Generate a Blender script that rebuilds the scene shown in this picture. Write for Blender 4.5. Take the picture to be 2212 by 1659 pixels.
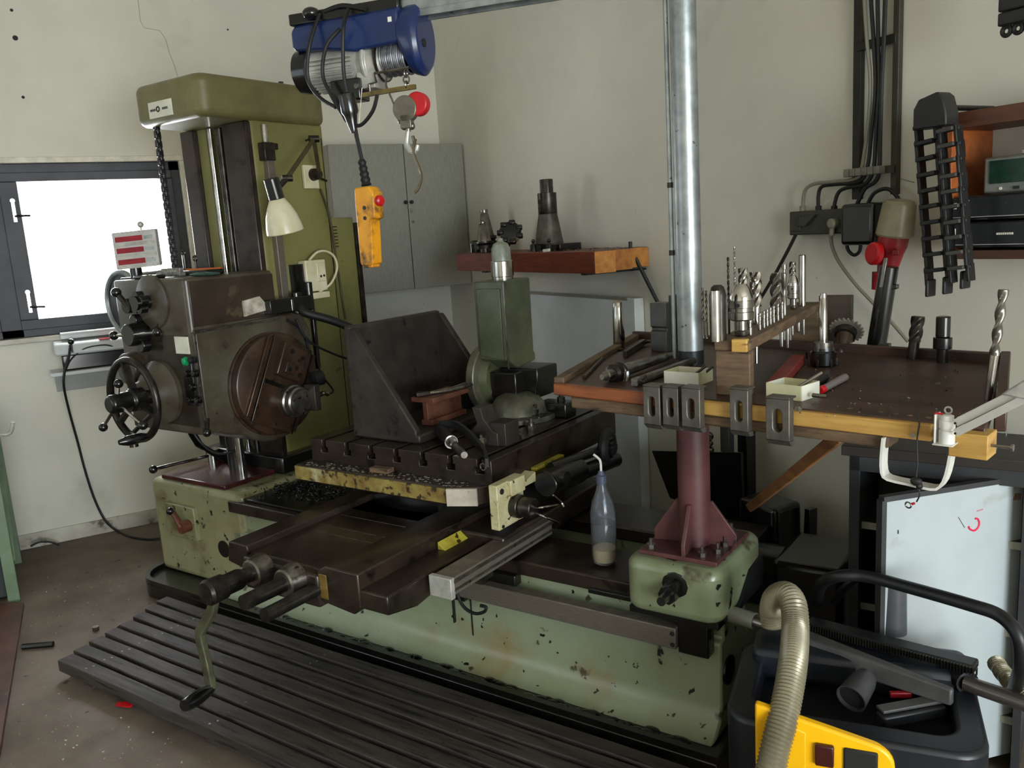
import bpy, bmesh, math, random
from mathutils import Matrix, Vector, Quaternion
random.seed(7)
for _o in list(bpy.data.objects): bpy.data.objects.remove(_o)
scene = bpy.context.scene
col = scene.collection
PI = math.pi
R_ = math.radians

# ---------------------------------------------------------------- camera
# world frame = the room: left wall is x = XW, right wall is y = YW, floor z = 0.
CAM_H = 1.6
FPX = 1807.65                                   # focal length in pixels of the 2212 px wide frame
PITCH, ROLL, AZ_W, AZ_M = R_(10.394), R_(-3.628), R_(61.0), R_(34.8406)
def _camvec(a):
    cr, sr = math.cos(ROLL), math.sin(ROLL)
    rr = lambda v: Vector((cr*v[0]-sr*v[1], sr*v[0]+cr*v[1], v[2]))
    fw = rr((0, -math.sin(PITCH), math.cos(PITCH))); rt = rr((1, 0, 0))
    return fw*math.cos(a) + rt*math.sin(a)
def _down():
    cr, sr = math.cos(ROLL), math.sin(ROLL)
    v = (0, math.cos(PITCH), math.sin(PITCH))
    return Vector((cr*v[0]-sr*v[1], sr*v[0]+cr*v[1], v[2]))
def frame_axes(az): return (_camvec(az+PI/2), _camvec(az), -_down())
AXW = frame_axes(AZ_W)
cam = bpy.data.cameras.new('camera'); camo = bpy.data.objects.new('camera', cam); col.objects.link(camo)
cam.sensor_width = 36.0; cam.lens = FPX/2212*36.0; cam.clip_start = 0.05; cam.clip_end = 100
_r = Vector([a[0] for a in AXW]); _u = -Vector([a[1] for a in AXW]); _b = -Vector([a[2] for a in AXW])
camo.matrix_world = Matrix(((_r.x, _u.x, _b.x, 0), (_r.y, _u.y, _b.y, 0), (_r.z, _u.z, _b.z, CAM_H), (0, 0, 0, 1)))
scene.camera = camo

# ---------------------------------------------------------------- world, daylight, exposure
XW, YW, CEIL, XB, YF = -5.316, 2.504, 3.5, 4.6, -3.4
world = bpy.data.worlds.new('sky'); scene.world = world; world.use_nodes = True
_bg = world.node_tree.nodes['Background']; _bg.inputs[0].default_value = (0.80, 0.90, 1.0, 1); _bg.inputs[1].default_value = 1.6
def area(name, loc, rot, sx, sy, power, color):
    l = bpy.data.lights.new(name, 'AREA'); l.shape = 'RECTANGLE'; l.size = sx; l.size_y = sy; l.energy = power; l.color = color
    o = bpy.data.objects.new(name, l); o.location = loc; o.rotation_euler = rot; col.objects.link(o); return o
# daylight entering by the open doorway behind the camera and by the windows of the unseen front wall
area('doorway_sky', (XB+0.1, 0.35, 1.55), (0, PI/2-R_(28), 0), 2.4, 3.2, 230, (0.66, 0.84, 1.0))
area('doorway_ground', (XB+0.1, 0.35, 1.0), (0, PI/2+R_(38), 0), 1.9, 3.2, 170, (1.0, 0.90, 0.74))
area('front_window_daylight', (-2.9, YF-0.1, 1.75), (-PI/2, 0, 0), 2.2, 1.7, 80, (0.80, 0.91, 1.0))
area('left_window_daylight', (XW-0.2, 0.35, 1.65), (0, -PI/2, 0), 0.75, 0.72, 26, (0.95, 0.98, 1.0))
scene.view_settings.view_transform = 'Standard'; scene.view_settings.look = 'None'
scene.view_settings.exposure = 0.28; scene.view_settings.gamma = 1.0; scene.view_settings.use_curve_mapping = False

# ---------------------------------------------------------------- frames and pixel rays
class Frame:
    def __init__(s, az): s.ax = frame_axes(az); s.ang = AZ_W-az
    def ray(s, u, v):
        d = Vector((u-1106, v-829.5, FPX)); return Vector([a.dot(d) for a in s.ax])
    def at(s, u, v, x=None, y=None, z=None):
        d = s.ray(u, v)
        t = x/d.x if x is not None else y/d.y if y is not None else (z-CAM_H)/d.z
        return Vector((0, 0, CAM_H)) + d*t
    def mpp(s, p):                                # metres per pixel at a point
        q = Vector(p)-Vector((0, 0, CAM_H)); f = Vector([a[2] for a in s.ax]); return q.dot(f)/FPX
    def to(s, p, o):                              # point in frame o
        a = s.ang-o.ang; c, n = math.cos(a), math.sin(a); return Vector((c*p[0]-n*p[1], n*p[0]+c*p[1], p[2]))
W = Frame(AZ_W); M = Frame(AZ_M)
T = Frame(AZ_W-R_(14.0))

# ---------------------------------------------------------------- materials
def lin(c):
    f = lambda x: x/12.92 if x <= .04045 else ((x+.055)/1.055)**2.4
    return tuple(f(v/255.) for v in c)+(1,)
MATS = {}
def mat(name, c, c2=None, scale=6.0, rough=.5, metal=0.0, spots=None, bump=0.0, detail=6.0, stretch=None, lo=.35, hi=.65, coat=0.0, spec=None, trans=0.0, ior=1.45, rough2=None, emit=None, alpha=None):
    """procedural material: two tones mixed by noise, plus worn or dirty spots with a shape of their own"""
    if name in MATS: return MATS[name]
    m = bpy.data.materials.new(name); m.use_nodes = True; nt = m.node_tree; N = nt.nodes; L = nt.links
    b = N['Principled BSDF']; b.inputs['Roughness'].default_value = rough; b.inputs['Metallic'].default_value = metal
    if coat: b.inputs['Coat Weight'].default_value = coat; b.inputs['Coat Roughness'].default_value = .15
    if spec is not None: b.inputs['Specular IOR Level'].default_value = spec
    if trans: b.inputs['Transmission Weight'].default_value = trans; b.inputs['IOR'].default_value = ior
    if emit: b.inputs['Emission Color'].default_value = lin(emit[0]); b.inputs['Emission Strength'].default_value = emit[1]
    if alpha is not None: b.inputs['Alpha'].default_value = alpha
    tc = N.new('ShaderNodeTexCoord'); src = tc.outputs['Object']
    if stretch:
        mp = N.new('ShaderNodeMapping'); mp.inputs['Scale'].default_value = stretch; L.new(src, mp.inputs[0]); src = mp.outputs[0]
    def noise(sc, det=detail, r=.6):
        n = N.new('ShaderNodeTexNoise'); n.inputs['Scale'].default_value = sc; n.inputs['Detail'].default_value = det; n.inputs['Roughness'].default_value = r
        L.new(src, n.inputs['Vector']); return n.outputs['Fac']
    def ramp(x, a, z):
        r = N.new('ShaderNodeMapRange'); r.inputs[1].default_value = a; r.inputs[2].default_value = z; L.new(x, r.inputs[0]); return r.outputs[0]
    def mix(f, a, z):
        x = N.new('ShaderNodeMix'); x.data_type = 'RGBA'; L.new(f, x.inputs[0])
        for i, k in ((6, a), (7, z)):
            if isinstance(k, tuple): x.inputs[i].default_value = k
            else: L.new(k, x.inputs[i])
        return x.outputs[2]
    cur = lin(c)
    if c2:
        fac = ramp(noise(scale), lo, hi); cur = mix(fac, lin(c), lin(c2))
        if rough2 is not None:
            rr = N.new('ShaderNodeMapRange'); rr.inputs[3].default_value = rough; rr.inputs[4].default_value = rough2; L.new(fac, rr.inputs[0]); L.new(rr.outputs[0], b.inputs['Roughness'])
    for sp in (spots or []):
        sc, s_scale, th = sp[:3]; soft = sp[3] if len(sp) > 3 else .03
        cur = mix(ramp(noise(s_scale, 4.0, .55), th, th+soft), cur, lin(sc))
    if isinstance(cur, tuple): b.inputs['Base Color'].default_value = cur
    else: L.new(cur, b.inputs['Base Color'])
    if bump:
        bp = N.new('ShaderNodeBump'); bp.inputs['Strength'].default_value = bump; bp.inputs['Distance'].default_value = .01
        L.new(noise(scale*4), bp.inputs['Height']); L.new(bp.outputs[0], b.inputs['Normal'])
    MATS[name] = m; return m

# ---------------------------------------------------------------- mesh collector
def perp(d):
    d = Vector(d).normalized(); a = Vector((0, 0, 1)) if abs(d.z) < .9 else Vector((1, 0, 0))
    u = d.cross(a).normalized(); return d, u, d.cross(u).normalized()
def smooth_path(pts, n=6):
    pts = [Vector(p) for p in pts]
    if len(pts) < 3 or n < 2: return pts
    out = []
    for i in range(len(pts)-1):
        p0 = pts[max(i-1, 0)]; p1 = pts[i]; p2 = pts[i+1]; p3 = pts[min(i+2, len(pts)-1)]
        for k in range(n):
            t = k/n
            out.append(.5*((2*p1)+(p2-p0)*t+(2*p0-5*p1+4*p2-p3)*t*t+(3*p1-p0-3*p2+p3)*t**3))
    out.append(pts[-1]); return out
class G:
    def __init__(s): s.v = []; s.f = []
    def add(s, vs, fs):
        b = len(s.v); s.v += [Vector(v) for v in vs]; s.f += [tuple(i+b for i in f) for f in fs]; return s
    def box(s, x0, x1, y0, y1, z0, z1):
        return s.add([(x0,y0,z0),(x1,y0,z0),(x1,y1,z0),(x0,y1,z0),(x0,y0,z1),(x1,y0,z1),(x1,y1,z1),(x0,y1,z1)],
                     [(3,2,1,0),(4,5,6,7),(0,1,5,4),(1,2,6,5),(2,3,7,6),(3,0,4,7)])
    def obox(s, c, size, ax=None, ay=None, az=None):      # box about c with given axes
        ax = Vector(ax or (1,0,0)).normalized(); az = Vector(az).normalized() if az else None
        if ay: ay = Vector(ay).normalized()
        if az is None: az = ax.cross(ay).normalized() if ay else Vector((0,0,1))
        if ay is None: ay = az.cross(ax).normalized()
        h = [k/2 for k in size]; c = Vector(c)
        vs = [c+ax*(h[0]*i)+ay*(h[1]*j)+az*(h[2]*k) for k in (-1,1) for i, j in ((-1,-1),(1,-1),(1,1),(-1,1))]
        return s.add(vs, [(3,2,1,0),(4,5,6,7),(0,1,5,4),(1,2,6,5),(2,3,7,6),(3,0,4,7)])
    def cyl(s, p0, p1, r0, r1=None, seg=20, caps=True):
        r1 = r0 if r1 is None else r1; p0 = Vector(p0); p1 = Vector(p1); d, u, w = perp(p1-p0); vs = []
        for p, r in ((p0, r0), (p1, r1)):
            for k in range(seg):
                a = 2*PI*k/seg; vs.append(p+u*(math.cos(a)*r)+w*(math.sin(a)*r))
        fs = [(k, (k+1) % seg, seg+(k+1) % seg, seg+k) for k in range(seg)]
        if caps: fs += [tuple(range(seg-1, -1, -1)), tuple(range(seg, 2*seg))]
        return s.add(vs, fs)
    def lathe(s, p0, d, prof, seg=24):                    # prof: (distance along d, radius)
        p0 = Vector(p0); d, u, w = perp(d); vs = []; fs = []; n = len(prof)
        for t, r in prof:
            for k in range(seg):
                a = 2*PI*k/seg; vs.append(p0+d*t+u*(math.cos(a)*max(r, 1e-5))+w*(math.sin(a)*max(r, 1e-5)))
        for i in range(n-1):
            for k in range(seg): fs.append((i*seg+k, i*seg+(k+1) % seg, (i+1)*seg+(k+1) % seg, (i+1)*seg+k))
        fs += [tuple(range(seg-1, -1, -1)), tuple(range((n-1)*seg, n*seg))]
        return s.add(vs, fs)
    def tube(s, pts, r, seg=8, n=6, closed=False):
        pts = smooth_path(pts, n); vs = []; fs = []; m = len(pts); up = None
        for i, p in enumerate(pts):
            d = (pts[min(i+1, m-1)]-pts[max(i-1, 0)])
            d = d.normalized() if d.length > 1e-9 else Vector((0,0,1))
            if up is None: _, u, w = perp(d)
            else:
                u = up-d*up.dot(d); u = u.normalized() if u.length > 1e-6 else perp(d)[1]; w = d.cross(u)
            up = u
            rr = r(i/(m-1)) if callable(r) else r
            for k in range(seg):
                a = 2*PI*k/seg; vs.append(p+u*(math.cos(a)*rr)+w*(math.sin(a)*rr))
        for i in range(m-1):
            for k in range(seg): fs.append((i*seg+k, i*seg+(k+1) % seg, (i+1)*seg+(k+1) % seg, (i+1)*seg+k))
        fs += [tuple(range(seg-1, -1, -1)), tuple(range((m-1)*seg, m*seg))]
        return s.add(vs, fs)
    def strip(s, pts, w, t, up=(0,0,1), n=1):              # flat bar swept along a path; w across (up side), t thick
        pts = smooth_path(pts, n); vs = []; fs = []; m = len(pts); up = Vector(up).normalized()
        for i, p in enumerate(pts):
            d = (pts[min(i+1, m-1)]-pts[max(i-1, 0)]).normalized(); b = d.cross(up).normalized()
            for i1, j1 in ((-1,-1),(1,-1),(1,1),(-1,1)): vs.append(p+up*(w/2*i1)+b*(t/2*j1))
        for i in range(m-1):
            for k in range(4): fs.append((i*4+k, i*4+(k+1) % 4, (i+1)*4+(k+1) % 4, (i+1)*4+k))
        fs += [(3,2,1,0), tuple(range((m-1)*4, m*4))]
        return s.add(vs, fs)
    def prism(s, poly, axis, lo, hi):                      # poly in the other two axes in cyclic order (x:yz, y:xz, z:xy)
        n = len(poly); vs = []
        for h in (lo, hi):
            for a, b in poly: vs.append({'x': (h, a, b), 'y': (a, h, b), 'z': (a, b, h)}[axis])
        fs = [(k, (k+1) % n, n+(k+1) % n, n+k) for k in range(n)]+[tuple(range(n-1, -1, -1)), tuple(range(n, 2*n))]
        return s.add(vs, fs)
    def oprism(s, poly, o, ex, ey, t):                     # polygon in plane (ex, ey) at o, thickness t along ex x ey
        o = Vector(o); ex = Vector(ex).normalized(); ey = Vector(ey).normalized(); ez = ex.cross(ey); n = len(poly)
        vs = [o+ex*a+ey*b+ez*h for h in (0, t) for a, b in poly]
        fs = [(k, (k+1) % n, n+(k+1) % n, n+k) for k in range(n)]+[tuple(range(n-1, -1, -1)), tuple(range(n, 2*n))]
        return s.add(vs, fs)
    def ring(s, poly_out, poly_in, o, ex, ey, t):          # plate with a hole (same vertex counts)
        o = Vector(o); ex = Vector(ex).normalized(); ey = Vector(ey).normalized(); ez = ex.cross(ey); n = len(poly_out)
        vs = [o+ex*a+ey*b+ez*h for h in (0, t) for P in (poly_out, poly_in) for a, b in P]
        fs = []
        for k in range(n):
            j = (k+1) % n
            fs += [(k, n+k, n+j, j), (2*n+k, 2*n+j, 3*n+j, 3*n+k), (k, j, 2*n+j, 2*n+k), (n+k, 3*n+k, 3*n+j, n+j)]
        return s.add(vs, fs)
    def sph(s, c, r, sc=(1,1,1), seg=14, rings=8):
        c = Vector(c); vs = [c+Vector((0,0,-r*sc[2]))]; fs = []
        for i in range(1, rings):
            a = PI*i/rings
            for k in range(seg):
                b = 2*PI*k/seg; vs.append(c+Vector((math.sin(a)*math.cos(b)*r*sc[0], math.sin(a)*math.sin(b)*r*sc[1], -math.cos(a)*r*sc[2])))
        vs.append(c+Vector((0,0,r*sc[2])))
        for k in range(seg): fs.append((0, 1+(k+1) % seg, 1+k))
        for i in range(rings-2):
            for k in range(seg): fs.append((1+i*seg+k, 1+i*seg+(k+1) % seg, 1+(i+1)*seg+(k+1) % seg, 1+(i+1)*seg+k))
        last = len(vs)-1; b0 = 1+(rings-2)*seg
        for k in range(seg): fs.append((b0+k, b0+(k+1) % seg, last))
        return s.add(vs, fs)
    def torus(s, c, axis, Rr, r, seg=36, ms=10, a0=0, a1=2*PI):
        c = Vector(c); d, u, w = perp(axis); full = abs(a1-a0-2*PI) < 1e-6; vs = []; fs = []; n = seg if full else seg+1
        for i in range(n):
            a = a0+(a1-a0)*i/seg; e = u*math.cos(a)+w*math.sin(a)
            for k in range(ms):
                b = 2*PI*k/ms; vs.append(c+e*(Rr+r*math.cos(b))+d*(r*math.sin(b)))
        for i in range(seg):
            j = (i+1) % n
            for k in range(ms): fs.append((i*ms+k, j*ms+k, j*ms+(k+1) % ms, i*ms+(k+1) % ms))
        return s.add(vs, fs)
    def twist(s, p0, p1, sect, turns, n=24, r0=1.0, r1=1.0):  # section (a,b) list swept with rotation: drills, cutters
        p0 = Vector(p0); p1 = Vector(p1); d, u, w = perp(p1-p0); L = (p1-p0).length; vs = []; fs = []; m = len(sect)
        for i in range(n+1):
            t = i/n; a = turns*2*PI*t; k = r0+(r1-r0)*t; ca, sa = math.cos(a), math.sin(a)
            for x, y in sect: vs.append(p0+d*(L*t)+u*((x*ca-y*sa)*k)+w*((x*sa+y*ca)*k))
        for i in range(n):
            for k in range(m): fs.append((i*m+k, i*m+(k+1) % m, (i+1)*m+(k+1) % m, (i+1)*m+k))
        fs += [tuple(range(m-1, -1, -1)), tuple(range(n*m, (n+1)*m))]
        return s.add(vs, fs)
def star_section(r, flutes, depth, n=24):
    return [((r*(1-depth*(.5+.5*math.cos(flutes*2*PI*k/n))**1.0))*math.cos(2*PI*k/n), (r*(1-depth*(.5+.5*math.cos(flutes*2*PI*k/n))))*math.sin(2*PI*k/n)) for k in range(n)]
def arc(cx, cy, r, a0, a1, n=8):
    return [(cx+r*math.cos(R_(a0+(a1-a0)*k/n)), cy+r*math.sin(R_(a0+(a1-a0)*k/n))) for k in range(n+1)]
def rrect(x0, x1, y0, y1, r, n=4):
    return arc(x1-r, y0+r, r, -90, 0, n)+arc(x1-r, y1-r, r, 0, 90, n)+arc(x0+r, y1-r, r, 90, 180, n)+arc(x0+r, y0+r, r, 180, 270, n)

# ---------------------------------------------------------------- objects
class Thing:
    """a top-level thing: an Empty at its base that parents its parts; part meshes are given in frame coordinates"""
    def __init__(s, name, label, cat, fr, loc, group=None):
        s.fr = fr; s.loc = Vector(loc); s.o = bpy.data.objects.new(name, None); col.objects.link(s.o); s.o.empty_display_size = .05
        s.o.location = fr.to(loc, W); s.o.rotation_euler = (0, 0, fr.ang); s.o['label'] = label; s.o['category'] = cat
        if group: s.o['group'] = group
def mkmesh(name, g, m, off, bevel=0.0, angle=35, segs=2):
    me = bpy.data.meshes.new(name); me.from_pydata([tuple(v-off) for v in g.v], [], g.f)
    bm = bmesh.new(); bm.from_mesh(me); bmesh.ops.recalc_face_normals(bm, faces=bm.faces); bm.to_mesh(me); bm.free()
    me.materials.append(m)
    for p in me.polygons: p.use_smooth = True
    me.set_sharp_from_angle(angle=R_(angle))
    return me
def finish(o, bevel, segs=2):
    if bevel:
        b = o.modifiers.new('bevel', 'BEVEL'); b.width = bevel; b.segments = segs; b.limit_method = 'ANGLE'; b.angle_limit = R_(35); b.harden_normals = False
def part(name, g, m, th, parent=None, bevel=0.0, label=None, kind=None, segs=2, angle=35):
    o = bpy.data.objects.new(name, mkmesh(name, g, m, th.loc, angle=angle)); col.objects.link(o); o.parent = parent or th.o
    finish(o, bevel, segs)
    if label: o['label'] = label
    if kind: o['kind'] = kind
    return o
def single(name, g, m, label, cat, fr, loc, group=None, bevel=0.0, kind=None, segs=2, angle=35):
    """a top-level thing that is one mesh"""
    loc = Vector(loc); o = bpy.data.objects.new(name, mkmesh(name, g, m, loc, angle=angle)); col.objects.link(o)
    o.location = fr.to(loc, W); o.rotation_euler = (0, 0, fr.ang); finish(o, bevel, segs)
    if label: o['label'] = label
    if cat: o['category'] = cat
    if group: o['group'] = group
    if kind: o['kind'] = kind
    return o
def structure(name, g, m, fr=None, loc=(0,0,0), bevel=0.0): return single(name, g, m, None, None, fr or W, loc, bevel=bevel, kind='structure')
def spart(name, g, m, parent, loc=(0,0,0), bevel=0.0):
    o = bpy.data.objects.new(name, mkmesh(name, g, m, Vector(loc))); col.objects.link(o); o.parent = parent; finish(o, bevel); return o
# ================================================================ materials
wall_m = mat('plaster_wall', (214,210,195), (200,197,184), 1.3, .85, spots=[((178,174,162), 1.7, .62, .16), ((136,130,116), 30, .745, .03)], bump=.08)
floor_m = mat('concrete_floor', (122,108,93), (94,82,70), 2.2, .6, spots=[((70,60,52), 1.6, .58, .18), ((54,46,40), 14, .66, .06), ((196,186,170), 60, .72, .02)], bump=.15, rough2=.8)
ceil_m = mat('ceiling_paint', (214,208,194), (200,194,180), 2, .9)
green_m = mat('machine_green', (152,150,114), (130,128,92), 5, .38, spots=[((96,84,54), 5, .56, .14), ((60,52,34), 16, .64, .05), ((26,24,18), 24, .665, .015)], coat=.3, bump=.03)
pale_m = mat('bed_pale_green', (148,158,132), (136,144,112), 3.5, .35, spots=[((138,124,86), 3.0, .58, .14), ((70,62,40), 12, .66, .05), ((26,24,18), 20, .655, .012), ((30,26,20), 6, .69, .015)], coat=.35)
olive_m = mat('column_olive', (126,124,72), (110,108,60), 4, .42, spots=[((70,58,34), 11, .70, .04)], coat=.25)
head_m = mat('head_worn_green', (84,80,66), (60,49,36), 5, .42, spots=[((46,34,24), 9, .60, .10), ((24,20,16), 30, .70, .02)], coat=.3)
brown_m = mat('oily_brown_iron', (60,48,39), (39,31,25), 7, .38, .35, spots=[((24,18,14), 14, .58, .10), ((120,112,100), 60, .73, .01)], coat=.2, rough2=.28)
plate_m = mat('faceplate_rust_brown', (74,53,37), (50,35,25), 8, .40, .3, spots=[((30,20,14), 18, .60, .08)], coat=.3)
black_m = mat('oily_black', (22,20,19), (12,11,10), 9, .28, .2, spots=[((60,56,52), 50, .72, .02)], coat=.5)
iron_m = mat('dark_cast_iron', (66,59,54), (48,42,38), 9, .5, .4, spots=[((30,26,24), 20, .62, .08)], bump=.06)
rubber_m = mat('black_rubber', (20,20,20), (14,14,14), 12, .55)
plastic_m = mat('black_plastic', (26,27,30), (18,19,22), 10, .42, spots=[((70,70,70), 60, .74, .02)])
bplastic_m = mat('shiny_black_plastic', (14,14,15), None, rough=.2, coat=.4)
steel_m = mat('worn_steel', (150,146,138), (104,98,90), 22, .28, .9, spots=[((52,44,36), 30, .62, .06)])
chrome_m = mat('bright_steel', (205,203,198), (150,146,140), 14, .16, 1.0)
dsteel_m = mat('dark_tool_steel', (80,75,69), (46,42,38), 18, .35, .85)
galv_m = mat('galvanised_steel', (176,182,182), (140,146,148), 16, .38, .75, spots=[((90,92,92), 40, .68, .03)])
zinc_m = mat('grey_cast_aluminium', (190,188,180), (150,148,140), 16, .40, .25)
alu_m = mat('aluminium_profile', (128,120,108), (104,96,86), 10, .42, .45, stretch=(3,3,60))
maroon_m = mat('maroon_primer', (96,56,54), (72,40,40), 7, .5, spots=[((40,22,20), 14, .66, .06)])
yellow_m = mat('worn_yellow_paint', (190,178,66), (150,132,40), 18, .45, spots=[((52,40,18), 34, .60, .05)])
cream_m = mat('chipped_cream_paint', (196,190,150), (170,160,116), 20, .5, spots=[((60,44,26), 36, .62, .04)])
white_m = mat('scuffed_white_paint', (206,210,210), (192,196,195), 3, .5, spots=[((160,158,146), 4, .68, .10), ((60,56,52), 34, .765, .02)])
lamp_m = mat('lamp_cream_enamel', (226,220,190), (204,196,160), 9, .35, spots=[((120,104,74), 22, .70, .05)], coat=.3)
blue_m = mat('hoist_blue_paint', (24,44,92), (18,34,74), 6, .3, spots=[((18,24,44), 20, .66, .05)], coat=.3)
orange_m = mat('pendant_orange_plastic', (228,158,24), (206,134,18), 9, .42, spots=[((70,50,28), 14, .50, .14)])
red_m = mat('red_plastic', (196,24,32), (164,14,24), 10, .35)
dred_m = mat('dark_red_plastic', (150,22,30), (110,14,20), 10, .35)
brick_m = mat('reddish_brown_varnish', (122,52,34), (92,38,24), 9, .4, stretch=(1,8,8))
wood_m = mat('worn_dark_tabletop', (74,50,38), (46,31,24), 6, .45, spots=[((24,17,13), 9, .60, .10), ((160,150,136), 90, .74, .01)], stretch=(1,4,1))
pine_m = mat('yellowed_pine', (196,156,82), (168,126,60), 7, .5, spots=[((110,72,34), 10, .64, .10)], stretch=(1,1,7))
orangewood_m = mat('orange_stained_wood', (150,84,44), (118,62,34), 7, .45, stretch=(1,7,7))
oldwood_m = mat('grey_brown_old_wood', (112,90,66), (78,60,44), 9, .65, spots=[((44,34,26), 14, .62, .08)], stretch=(1,1,6))
slat_m = mat('oiled_duckboard_wood', (72,65,60), (46,41,38), 5, .62, spec=.3, spots=[((22,20,19), 10, .58, .10), ((120,116,110), 80, .745, .01)], stretch=(.6,7,7), bump=.10)
grey_m = mat('grey_hammered_cabinet', (140,138,126), (126,124,112), 26, .45, .1, stretch=(6,6,.6))
dgrey_m = mat('dark_grey_painted_wood', (56,56,58), (42,42,44), 8, .55)
frame_m = mat('window_dark_frame', (70,70,76), (56,56,62), 6, .55)
bench_m = mat('bench_green_paint', (112,132,104), (92,112,84), 5, .5, spots=[((60,60,44), 12, .64, .06)])
paper_m = mat('white_card', (226,224,208), (210,208,190), 14, .8)
ycard_m = mat('yellowed_card', (212,208,168), (190,186,146), 10, .8)
rag_m = mat('dirty_white_cloth', (206,200,186), (150,140,124), 24, .9)
hose_m = mat('grey_beige_hose', (150,143,120), (126,119,98), 8, .33, .3)
oil_m = mat('milky_oil', (226,206,150), None, rough=.3)
clear_m = mat('clear_plastic', (224,228,236), None, rough=.10, trans=.95, ior=1.3)
glass_m = mat('window_glass', (255,255,255), None, rough=.02, trans=1.0, ior=1.05)
disp_red = mat('red_display', (150,20,40), (120,14,30), 40, .3)
disp_green = mat('green_display', (8,52,34), (5,40,26), 30, .25)
green_btn = mat('green_button', (20,150,90), None, rough=.3)
red_btn = mat('faded_red_button', (214,60,60), None, rough=.4)
vacyellow_m = mat('vacuum_yellow', (250,190,12), (240,176,8), 6, .35)
vac_m = mat('vacuum_black', (30,33,40), (22,24,30), 7, .38, spots=[((80,80,80), 50, .74, .02)])
copper_m = mat('translucent_grey_plug', (150,142,112), (126,118,92), 8, .4)
printed_m = mat('black_print', (24,22,20), None, rough=.7)

# ================================================================ room
g = G(); g.box(XW-.3, XB+.3, YF-.3, YW+.3, -.12, 0); structure('floor', g, floor_m)
g = G(); g.box(XW-.3, XB+.3, YF-.3, YW+.3, CEIL, CEIL+.12); structure('ceiling', g, ceil_m)
WY0, WY1, WZ0, WZ1 = -1.05, .825, 1.185, 2.118                 # window hole in the left wall
g = G()
g.box(XW-.3, XW, YF-.3, WY0, 0, CEIL).box(XW-.3, XW, WY1, YW+.3, 0, CEIL).box(XW-.3, XW, WY0, WY1, 0, WZ0).box(XW-.3, XW, WY0, WY1, WZ1, CEIL)
wall_left = structure('wall_left', g, wall_m)
g = G(); g.box(XW, XB+.3, YW, YW+.3, 0, CEIL); wall_right = structure('wall_right', g, wall_m)
g = G(); g.box(XB, XB+.3, YF-.3, -1.15, 0, CEIL).box(XB, XB+.3, 1.85, YW, 0, CEIL).box(XB, XB+.3, -1.15, 1.85, 2.55, CEIL); structure('wall_back', g, wall_m)
g = G(); g.box(XW, -4.0, YF-.3, YF, 0, CEIL).box(-1.8, XB, YF-.3, YF, 0, CEIL).box(-4.0, -1.8, YF-.3, YF, 0, .9).box(-4.0, -1.8, YF-.3, YF, 2.6, CEIL); structure('wall_front', g, wall_m)
# plaster ledge round the window and low plinth of the left wall
g = G(); g.box(XW, XW+.012, WY0-.05, WY1+.03, WZ1, WZ1+.03).box(XW, XW+.012, WY1, WY1+.03, WZ0, WZ1); structure('trim_1', g, mat('plaster_edge', (226,220,204), (196,190,174), 14, .85), bevel=.004)
g = G(); g.box(XW, XW+.014, YF, YW, 0, .085); structure('baseboard_left', g, mat('dirty_plinth', (196,192,178), (150,142,126), 4, .8, spots=[((84,76,66), 8, .62, .08)]), bevel=.004)
# window_1: steel frame, sash, pane, stays
wf = G(); fx0, fx1 = XW-.10, XW-.03
wf.box(fx0, fx1, WY0, WY1, 2.065, WZ1).box(fx0, fx1, WY0, WY1, WZ0, 1.232).box(fx0, fx1, WY1-.06, WY1, WZ0, WZ1).box(fx0, fx1, -.20, -.09, WZ0, WZ1).box(fx0, fx1, WY0, WY0+.05, WZ0, WZ1)
window_1 = structure('window_1', wf, frame_m, bevel=.004)
sash = G(); sx0, sx1 = XW-.06, XW-.012
sash.box(sx0, sx1, -.10, WY1-.05, 2.022, 2.07).box(sx0, sx1, -.10, WY1-.05, 1.225, 1.28).box(sx0, sx1, .712, .778, 1.28, 2.022).box(sx0, sx1, -.10, -.012, 1.28, 2.022)
spart('window_sash', sash, frame_m, window_1, bevel=.004)
spart('window_sash', G().box(sx0, sx1, WY0+.04, -.195, 2.022, 2.07).box(sx0, sx1, WY0+.04, -.195, 1.225, 1.28).box(sx0, sx1, WY0+.04, WY0+.11, 1.28, 2.022).box(sx0, sx1, -.27, -.195, 1.28, 2.022), frame_m, window_1, bevel=.004)
spart('window_pane', G().box(XW-.045, XW-.041, -.03, .73, 1.26, 2.04), glass_m, window_1)
spart('window_pane', G().box(XW-.045, XW-.041, WY0+.06, -.25, 1.26, 2.04), glass_m, window_1)
for zc in (1.86, 1.37):
    h = spart('window_stay', G().box(XW-.012, XW-.004, -.052, -.036, zc-.05, zc+.05).cyl((XW-.01, -.044, zc+.062), (XW+.004, -.044, zc+.062), .012, seg=12), chrome_m, window_1)
    spart('peg', G().tube([(XW-.008, -.042, zc-.02), (XW+.03, -.02, zc-.02), (XW+.04, .03, zc-.022)], .006), dsteel_m, h)
g = G(); g.box(XW-.02, XW+.03, -1.05, .85, 1.155, 1.185); structure('trim_2', g, mat('window_sill_paint', (204,200,190), (170,164,150), 8, .6), bevel=.006)
q = W.at(128, 712, x=XW+.07)
g = G(); g.box(XW+.03, XW+.085, q.y, q.y+.75, 1.163, 1.186).box(XW-.01, XW+.09, q.y, q.y+.75, 1.186, 1.196)
single('sill_board', g, white_m, 'narrow cream board lying on the sill under the window', 'board', W, (XW+.03, q.y+.3, 1.15), bevel=.003)
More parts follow.
